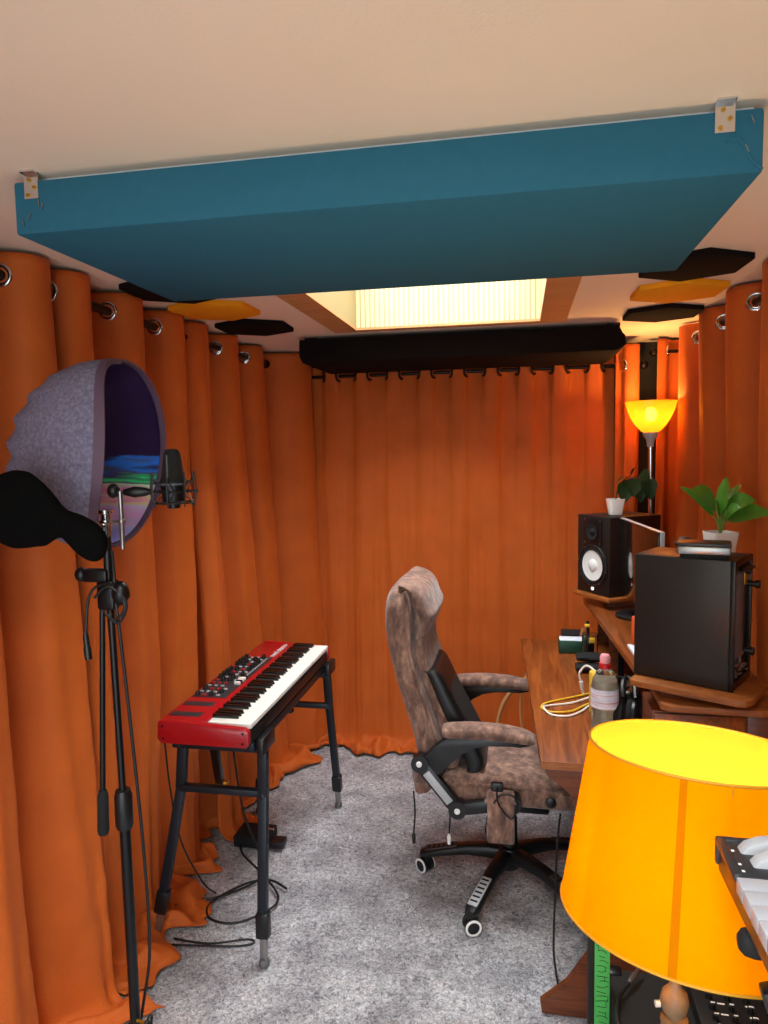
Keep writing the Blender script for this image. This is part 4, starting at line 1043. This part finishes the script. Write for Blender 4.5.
# mixing desk on the amplifier
t = thing('audio_mixer', 'black audio mixer with rows of small knobs, right of the wooden lamp base', 'mixer', (.45, 1.4, .42))
R = Matrix.Rotation(math.radians(4), 4, 'Z')
part('chassis', MB().b2((.352, 1.12, .421), (.535, 1.57, .455), .005), 'black_plastic', t)
kp = None
for j in range(14):
    for i in range(4):
        xx = .385+i*.036; yy = 1.16+j*.029
        if kp is None:
            q = MB(); q.lathe([(0, 0), (.007, 0), (.0055, .011), (0, .012)], (xx, yy, .455), 10); kp = part('knob', q, 'black_plastic', t); k0 = (xx, yy)
        else: kk = dup(kp, t, (xx-k0[0], yy-k0[1], 0))
q = MB()
for j in range(14):
    for i in range(4): q.box((.385+i*.036+.001, 1.16+j*.029, .4675), (.008, .0018, .0016))
    q.box((.405+.0, 1.174+j*.029, .4553), (.014, .003, .0008)); q.box((.46, 1.174+j*.029, .4553), (.016, .003, .0008))
part('white_marks', q, 'print_white', t)
# green strip board
t = thing('green_board', 'narrow bright green board with black scribbled lines beside the black case', 'board', (.172, 1.52, 0))
part('board', MB().b2((.158, 1.505, .0), (.191, 1.53, .56), .002), mat('bright_green', '#3fa04c', .6), t)
part('black_edge', MB().b2((.146, 1.50, 0), (.158, 1.535, .56), .002), 'matte_black', t, 'black edge strip')
q = MB(); rnd = random.Random(3)
for k_ in range(46):
    z_ = .02+k_*.0117; xa = .161+rnd.random()*.008; xb = .180+rnd.random()*.009
    q.tube([(xa, 1.5042, z_), ((xa+xb)/2, 1.5042, z_+rnd.uniform(-.003, .003)), (xb, 1.5042, z_+rnd.uniform(-.004, .004))], .0006, 4, 3)
    if rnd.random() < .5: xm = rnd.uniform(.165, .186); q.tube([(xm, 1.5042, z_), (xm+rnd.uniform(-.003, .003), 1.5042, z_+.012)], .0006, 4)
part('scribbles', q, 'matte_black', t)

# midi keyboard at the right edge
S9 = Matrix.Translation((0, 0, 1.6)) @ Matrix.Scale(.92, 4) @ Matrix.Translation((0, 0, -1.6))
def midi():
    def part(name, mb, m, parent, label=None, smooth=True, angle=40):
        mb.bm.transform(S9); return globals()['part'](name, mb, m, parent, label, smooth, angle)
    zt = 1.08; ang = math.radians(0)
    t = thing('midi_keyboard', 'black keyboard with white keys and grey wheels cut off by the right edge', 'keyboard', S9 @ Vector((.42, .62, 1.035)))
    x0 = .255; y1 = .965
    q = MB(); q.b2((x0+.004, .30, 1.035), (.52, y1, zt-.006), .004); part('chassis', q, 'black_plastic', t)
    q = MB(); q.b2((x0, y1-.006, 1.045), (.52, y1+.004, zt+.002), .003); q.b2((x0, y1-.085, zt-.010), (x0+.012, y1, zt+.002), .003); q.b2((x0+.008, y1-.085, zt-.008), (.52, y1-.002, zt-.001), .001)
    part('top_bezel', q, 'panel_grey', t)
    for i, xx in enumerate((.292, .325)):
        pass
    for i, yy in enumerate((.945, .915)):
        pts = [(.275, .000), (.285, .012), (.30, .019), (.32, .022), (.36, .020), (.40, .022), (.40, -.01), (.275, -.01)]
        q = MB(); q.prism([(a_+(.0 if i == 0 else .006), b_) for a_, b_ in pts], .020, Matrix(((1, 0, 0, 0), (0, 0, -1, yy+.006), (0, 1, 0, zt-.004), (0, 0, 0, 1))), .003); part('wheel', q, 'lightgrey', t, 'pale grey control wheel')
    q = MB()
    for yy in (.935, .905, .89): q.box((.267, yy, zt+.0005), (.006, .003, .001))
    part('marking', q, 'print_white', t)
    k0 = None
    for k_ in range(20):
        if k0 is None: q = MB(); q.b2((x0+.002, y1-.085-.0263, zt-.020), (.40, y1-.086, zt-.001), .0012); k0 = part('white_key', q, 'key_shaded', t)
        else: dup(k0, t, (0, -.027*.92*k_, 0))
    b0 = None
    for k_ in range(19):
        if k_ % 7 in (0, 1, 3, 4, 5):
            if b0 is None: q = MB(); q.b2((.305, y1-.085-.027-.006, zt-.004), (.40, y1-.085-.027+.006, zt+.011), .002); b0 = part('black_key', q, 'ebony', t); kk0 = k_
            else: dup(b0, t, (0, -.027*.92*(k_-kk0), 0))
midi()
t = thing('keyboard_stand', 'black tubular stand holding the cut-off keyboard at the right edge', 'keyboard stand', (.45, .75, 0))
def p9(name, mb, m): mb.bm.transform(S9); return part(name, mb, m, t)
p9('support_arm', MB().tube([(.272, .85, 1.018), (.55, .85, 1.018)], .0145, 20), 'black_metal')
p9('rubber_cap', MB().lathe([(0, 0), (.009, .001), (.0145, .006), (.017, .016), (.0175, .03), (.0175, .055), (0, .055)], (.252, .85, 1.0165), 32, (1, 0, .0)), 'matte_black')
p9('support_arm', MB().tube([(.33, .45, 1.018), (.55, .45, 1.018)], .0145, 20), 'black_metal')
part('leg', MB().bar((.272, .782, 1.018), (.60, .74, .01), .036, .022, .004), 'black_metal', t)
part('leg', MB().bar((.506, .782, 1.06), (.30, .60, .01), .036, .022, .004), 'black_metal', t)
part('foot', MB().tube([(.60, .62, .015), (.60, .86, .015)], .015, 14), 'black_metal', t)
part('foot', MB().tube([(.30, .48, .015), (.30, .72, .015)], .015, 14), 'black_metal', t)

# ------------------------------------------------------------------ things on the desk
def bottle():
    c_ = Vector((.247, 2.13, .7525))
    t = thing('drink_bottle', 'clear plastic bottle with red and pink cap holding cloudy drink, on the desk', 'bottle', c_)
    q = MB(); pr_ = [(0, .004), (.022, 0), (.038, .004), (.041, .02), (.041, .07), (.0395, .078), (.041, .09), (.041, .15), (.036, .175), (.026, .198), (.0145, .212), (.0135, .222)]
    q.lathe([(a_*.97, b_*.93) for a_, b_ in pr_], c_, 36, open_=True); part('bottle_body', q, 'pet', t)
    q = MB(); q.lathe([(a_*.97, b_*.93) for a_, b_ in [(0, .006), (.0375, .008), (.0385, .02), (.0385, .10), (.0385, .15), (.034, .172), (0, .173)]], c_, 32); part('drink', q, 'juice', t, 'cloudy pale drink')
    q = MB(); q.lathe([(a_*.97, b_*.93) for a_, b_ in [(.0416, .088), (.0416, .15)]], c_, 36, open_=True); part('label', q, 'label', t, 'white printed label')
    q = MB(); q.lathe([(a_*.97, b_*.93) for a_, b_ in [(0, .212), (.018, .212), (.018, .228), (0, .229)]], c_, 28); part('cap_ring', q, 'red_cap', t)
    q = MB(); q.lathe([(a_*.97, b_*.93) for a_, b_ in [(0, .229), (.015, .229), (.016, .247), (.012, .256), (0, .258)]], c_, 28); part('cap', q, 'pink_cap', t)
bottle()
single('power_bank', MB().box((.232, 2.262, .825), (.022, .06, .142), .010, .25, 3), 'yellow_rubber', 'flat yellow rounded case standing behind the clear bottle', 'case', origin=(.232, 2.262, .753))
cable('yellow cable looped on the desktop left of the bottle', 'cable_yellow', [(.235, 2.46, .7565), (.17, 2.41, .7565), (.09, 2.35, .7565), (.068, 2.30, .7565), (.10, 2.265, .7565), (.16, 2.28, .7565), (.20, 2.33, .7565), (.225, 2.36, .757)], .0032)
cable('white cable looped beside the yellow one on the desktop', 'cable_white', [(.232, 2.40, .765), (.17, 2.36, .7565), (.10, 2.325, .7565), (.075, 2.295, .761), (.095, 2.245, .7565), (.145, 2.235, .7565), (.19, 2.28, .7565), (.222, 2.34, .7565)], .0032)
cable('short white lead with a plug behind the yellow case', 'cable_white', [(.26, 2.36, .85), (.225, 2.44, .86), (.20, 2.45, .83), (.205, 2.45, .802)], .0035, plug='white_plastic')
t = thing('effects_box', 'small dark green metal box with pale lid at the far end of the desktop', 'electronic box', (.20, 3.0, .753))
part('body', MB().b2((.158, 2.95, .753), (.262, 3.03, .802), .003), 'green_box', t)
part('lid', MB().b2((.162, 2.965, .802), (.258, 3.028, .806), .001), 'paper', t)
part('plug', MB().tube([(.262, 2.975, .78), (.30, 2.97, .78)], .006, 10), 'steel', t)
single('black_case', MB().b2((.175, 3.05, .753), (.265, 3.14, .81), .004), 'matte_black', 'black box behind the small green box at the far end of the desk', 'box')
for (y_, z_, x_, lb) in ((2.72, .770, .262, 'black folded pouch on the desktop, lower of two'), (2.75, .800, .268, 'black folded pouch on the desktop, upper of two')):
    q = MB(); rg = []
    for j in range(13):
        f = j/12; R_ = []
        for k_ in range(16):
            an = 2*PI*k_/16; R_.append(Vector((x_-.055+.12*f, y_+.035*math.cos(an)*(1+.2*fbm(f*4, an, y_)), z_+.0165*math.sin(an)*(1+.15*fbm(f*5, an, 2))*(math.sin(PI*(.1+.8*f))**.4))))
        rg.append(R_)
    single('folded_pouch', q.loft(rg), 'matte_black', lb, 'pouch', 'black pouches on the desk')
t = thing('glass_jar', 'clear glass jar holding black and yellow bits under the raised desk shelf', 'jar', (.275, 2.88, .753))
q = MB(); q.lathe([(0, 0), (.030, 0), (.032, .01), (.032, .10), (.030, .105), (.029, .10), (.029, .008), (0, .006)], (.275, 2.88, .753), 28); part('jar_body', q, 'glass', t)
q = MB(); q.box((.275, 2.88, .80), (.03, .02, .07), .004, .4); q.tube([(.27, 2.88, .78), (.265, 2.875, .91)], .006, 8); part('contents', q, 'matte_black', t)
q = MB(); q.box((.281, 2.862, .835), (.022, .012, .02), .004); q.box((.262, 2.862, .895), (.02, .01, .012), .003); part('yellow_tag', q, 'cable_yellow', t)
single('wooden_wedge', MB().prism([(0, 0), (.035, 0), (.035, .09), (.02, .09)], .02, Matrix(((1, 0, 0, .235), (0, 0, -1, 3.045), (0, 1, 0, .753), (0, 0, 0, 1))), .001), 'wood_edge', 'pale wooden wedge leaning behind the green box', 'wood block')
# headphones under the platform
t = thing('headphones', 'black over-ear headphones resting under the computer platform', 'headphones', (.31, 2.10, .753))
for dx in (0, .036):
    q = MB(); q.lathe([(0, 0), (.030, 0), (.041, .006), (.043, .014), (.036, .022), (0, .022)], (.285+dx, 2.135, .812), 28, (1, -.25, 0))
    cu_ = part('ear_cup', q, 'black_plastic', t)
    part('ear_pad', MB().torus((.285+dx-.002, 2.135, .812), .032, .011, (1, -.25, 0)), 'matte_black', cu_)
part('headband', MB().tube([(.30, 2.13, .86), (.305, 2.17, .895), (.32, 2.2, .90), (.335, 2.17, .895), (.335, 2.13, .86)], .008, 8, 5), 'black_plastic', t)
# small mixer/keys on the desk
t = thing('computer_keyboard', 'black keyboard lying on the desk behind the bottle under the shelf', 'keyboard', (.30, 2.3, .753))
part('base', MB().b2((.285, 2.16, .753), (.40, 2.46, .770), .004), 'black_plastic', t)
k0 = None
for j in range(14):
    for i in range(5):
        xx = .297+i*.0205; yy = 2.176+j*.0202
        if k0 is None: q = MB(); q.box((xx, yy, .774), (.0165, .0165, .008), .002); k0 = part('key', q, 'black_metal', t); kk = (xx, yy)
        else: dup(k0, t, (xx-kk[0], yy-kk[1], 0))
t = thing('wire_loop', 'small black wire loop with a yellow and white tag behind the bottle', 'wire loop', (.298, 2.25, .86))
part('ring', MB().tube([(.275, 2.22, .878), (.285, 2.20, .868), (.31, 2.2, .864), (.328, 2.22, .868), (.315, 2.24, .885), (.29, 2.24, .888)], .004, 8, 5, closed=True), 'cable_black', t)
part('stalk', MB().tube([(.318, 2.235, .755), (.322, 2.235, .83), (.318, 2.232, .88)], .003, 8, 3), 'cable_black', t)
part('tag', MB().box((.309, 2.205, .874), (.016, .01, .015), .003, .4), 'cable_yellow', t); part('white_tag', MB().box((.316, 2.19, .856), (.022, .008, .008), .002, .4), 'white_plastic', t)
# shelf things
single('crumpled_paper', MB().prism([(-.03, -.05), (.01, -.075), (.05, -.03), (.045, .05), (-.01, .03), (-.035, .05)], .012, Matrix.Translation((.375, 2.30, .951)) @ Matrix.Rotation(.1, 4, 'Y'), .003), 'paper', 'crumpled pale blue paper on the raised shelf beside the computer', 'paper')
single('orange_pen', MB().lathe([(0, 0), (.008, 0), (.008, .085), (.004, .09), (0, .09)], (.372, 2.42, .951), 14), 'orange_plastic', 'small orange tube standing on the shelf left of the black computer', 'tube')
# guitar-like thing and cables behind the chair arm
t = thing('instrument_stand', 'pale wooden curved stand arms on the floor between the chair and the back curtain', 'stand', (.03, 3.15, 0))
cable_pts = [(-.08, 3.35, .30), (-.05, 3.34, .42), (.0, 3.33, .52), (.06, 3.32, .62), (.09, 3.32, .70)]
part('curved_arm', MB().tube([(-.10, 3.36, .0), (-.11, 3.36, .25), (-.07, 3.36, .40), (.02, 3.36, .50), (.10, 3.36, .60)], .010, 10, 5), 'trimwood', t)
part('curved_arm', MB().tube([(.10, 3.36, .0), (.02, 3.38, .2), (.0, 3.38, .38), (.03, 3.38, .52), (.08, 3.38, .62)], .006, 10, 5), 'trimwood', t)
part('foot', MB().b2((-.14, 3.33, 0), (.14, 3.41, .02), .006), 'black_plastic', t)
single('cable_box', MB().b2((.14, 3.25, 0), (.40, 3.45, .42), .01), 'matte_black', 'black box on the floor under the far end of the desk', 'box')

# ------------------------------------------------------------------ lights
def area(name, loc, rot, sx, sy, power, col):
    l = bpy.data.lights.new(name, 'AREA'); l.shape = 'RECTANGLE'; l.size = sx; l.size_y = sy; l.energy = power; l.color = col
    o = bpy.data.objects.new(name, l); COL.objects.link(o); o.location = loc; o.rotation_euler = rot; return o
def point(name, loc, power, col, r):
    l = bpy.data.lights.new(name, 'POINT'); l.energy = power; l.color = col; l.shadow_soft_size = r
    o = bpy.data.objects.new(name, l); COL.objects.link(o); o.location = loc; return o
area('doorway_daylight', (-.25, YF-.12, 1.1), (PI/2, 0, 0), 1.8, 1.9, 32, (.86, .93, 1.))      # daylight through the glazed doors behind the camera
area('skylight_daylight', ((SK[0]+SK[2])/2, (SK[1]+SK[3])/2-.1, 3.3), (0, 0, 0), 1.3, 1.9, 145, (.93, .97, 1.))
area('added_skylight_fill', (-.25, -.15, 2.75), (0, 0, 0), 1.0, 1.1, 75, (.9, .95, 1.))  # added fill from the unseen overhead shaft, brightens the near floor
point('table_lamp_bulb', (LC.x, LC.y, .98), 15, (1., .70, .38), .035)
point('floor_lamp_bulb', (.583, 3.40, 1.765), 13, (1., .47, .13), .03)
wd = bpy.data.worlds.new('sky'); bpy.context.scene.world = wd; wd.use_nodes = True
bg = wd.node_tree.nodes['Background']
sk = wd.node_tree.nodes.new('ShaderNodeTexSky'); sk.sky_type = 'HOSEK_WILKIE'; sk.turbidity = 6; sk.sun_direction = (.2, -.5, .8)
wd.node_tree.links.new(sk.outputs[0], bg.inputs[0]); bg.inputs[1].default_value = .6

# ------------------------------------------------------------------ camera
Rw = ((.9819336617367107, .0007790747657930953, .1892238806040193), (.18843488753075294, .08728969054733408, -.9781987543875851), (-.01727938394756414, .9961826654618416, .08556588060513784))
cam = bpy.data.cameras.new('camera'); co = bpy.data.objects.new('camera', cam); COL.objects.link(co)
mw = Matrix(Rw).to_4x4(); mw.translation = Vector((0, 0, 1.6)); co.matrix_world = mw
cam.sensor_fit = 'VERTICAL'; cam.sensor_height = 36; cam.lens = 706/1024*36; cam.clip_start = .02
sc = bpy.context.scene; sc.camera = co
sc.view_settings.view_transform = 'Standard'; sc.view_settings.look = 'None'; sc.view_settings.gamma = 1
sc.view_settings.use_curve_mapping = False; sc.view_settings.exposure = .38
sc.cycles.max_bounces = 8; sc.cycles.diffuse_bounces = 5; sc.cycles.transparent_max_bounces = 12
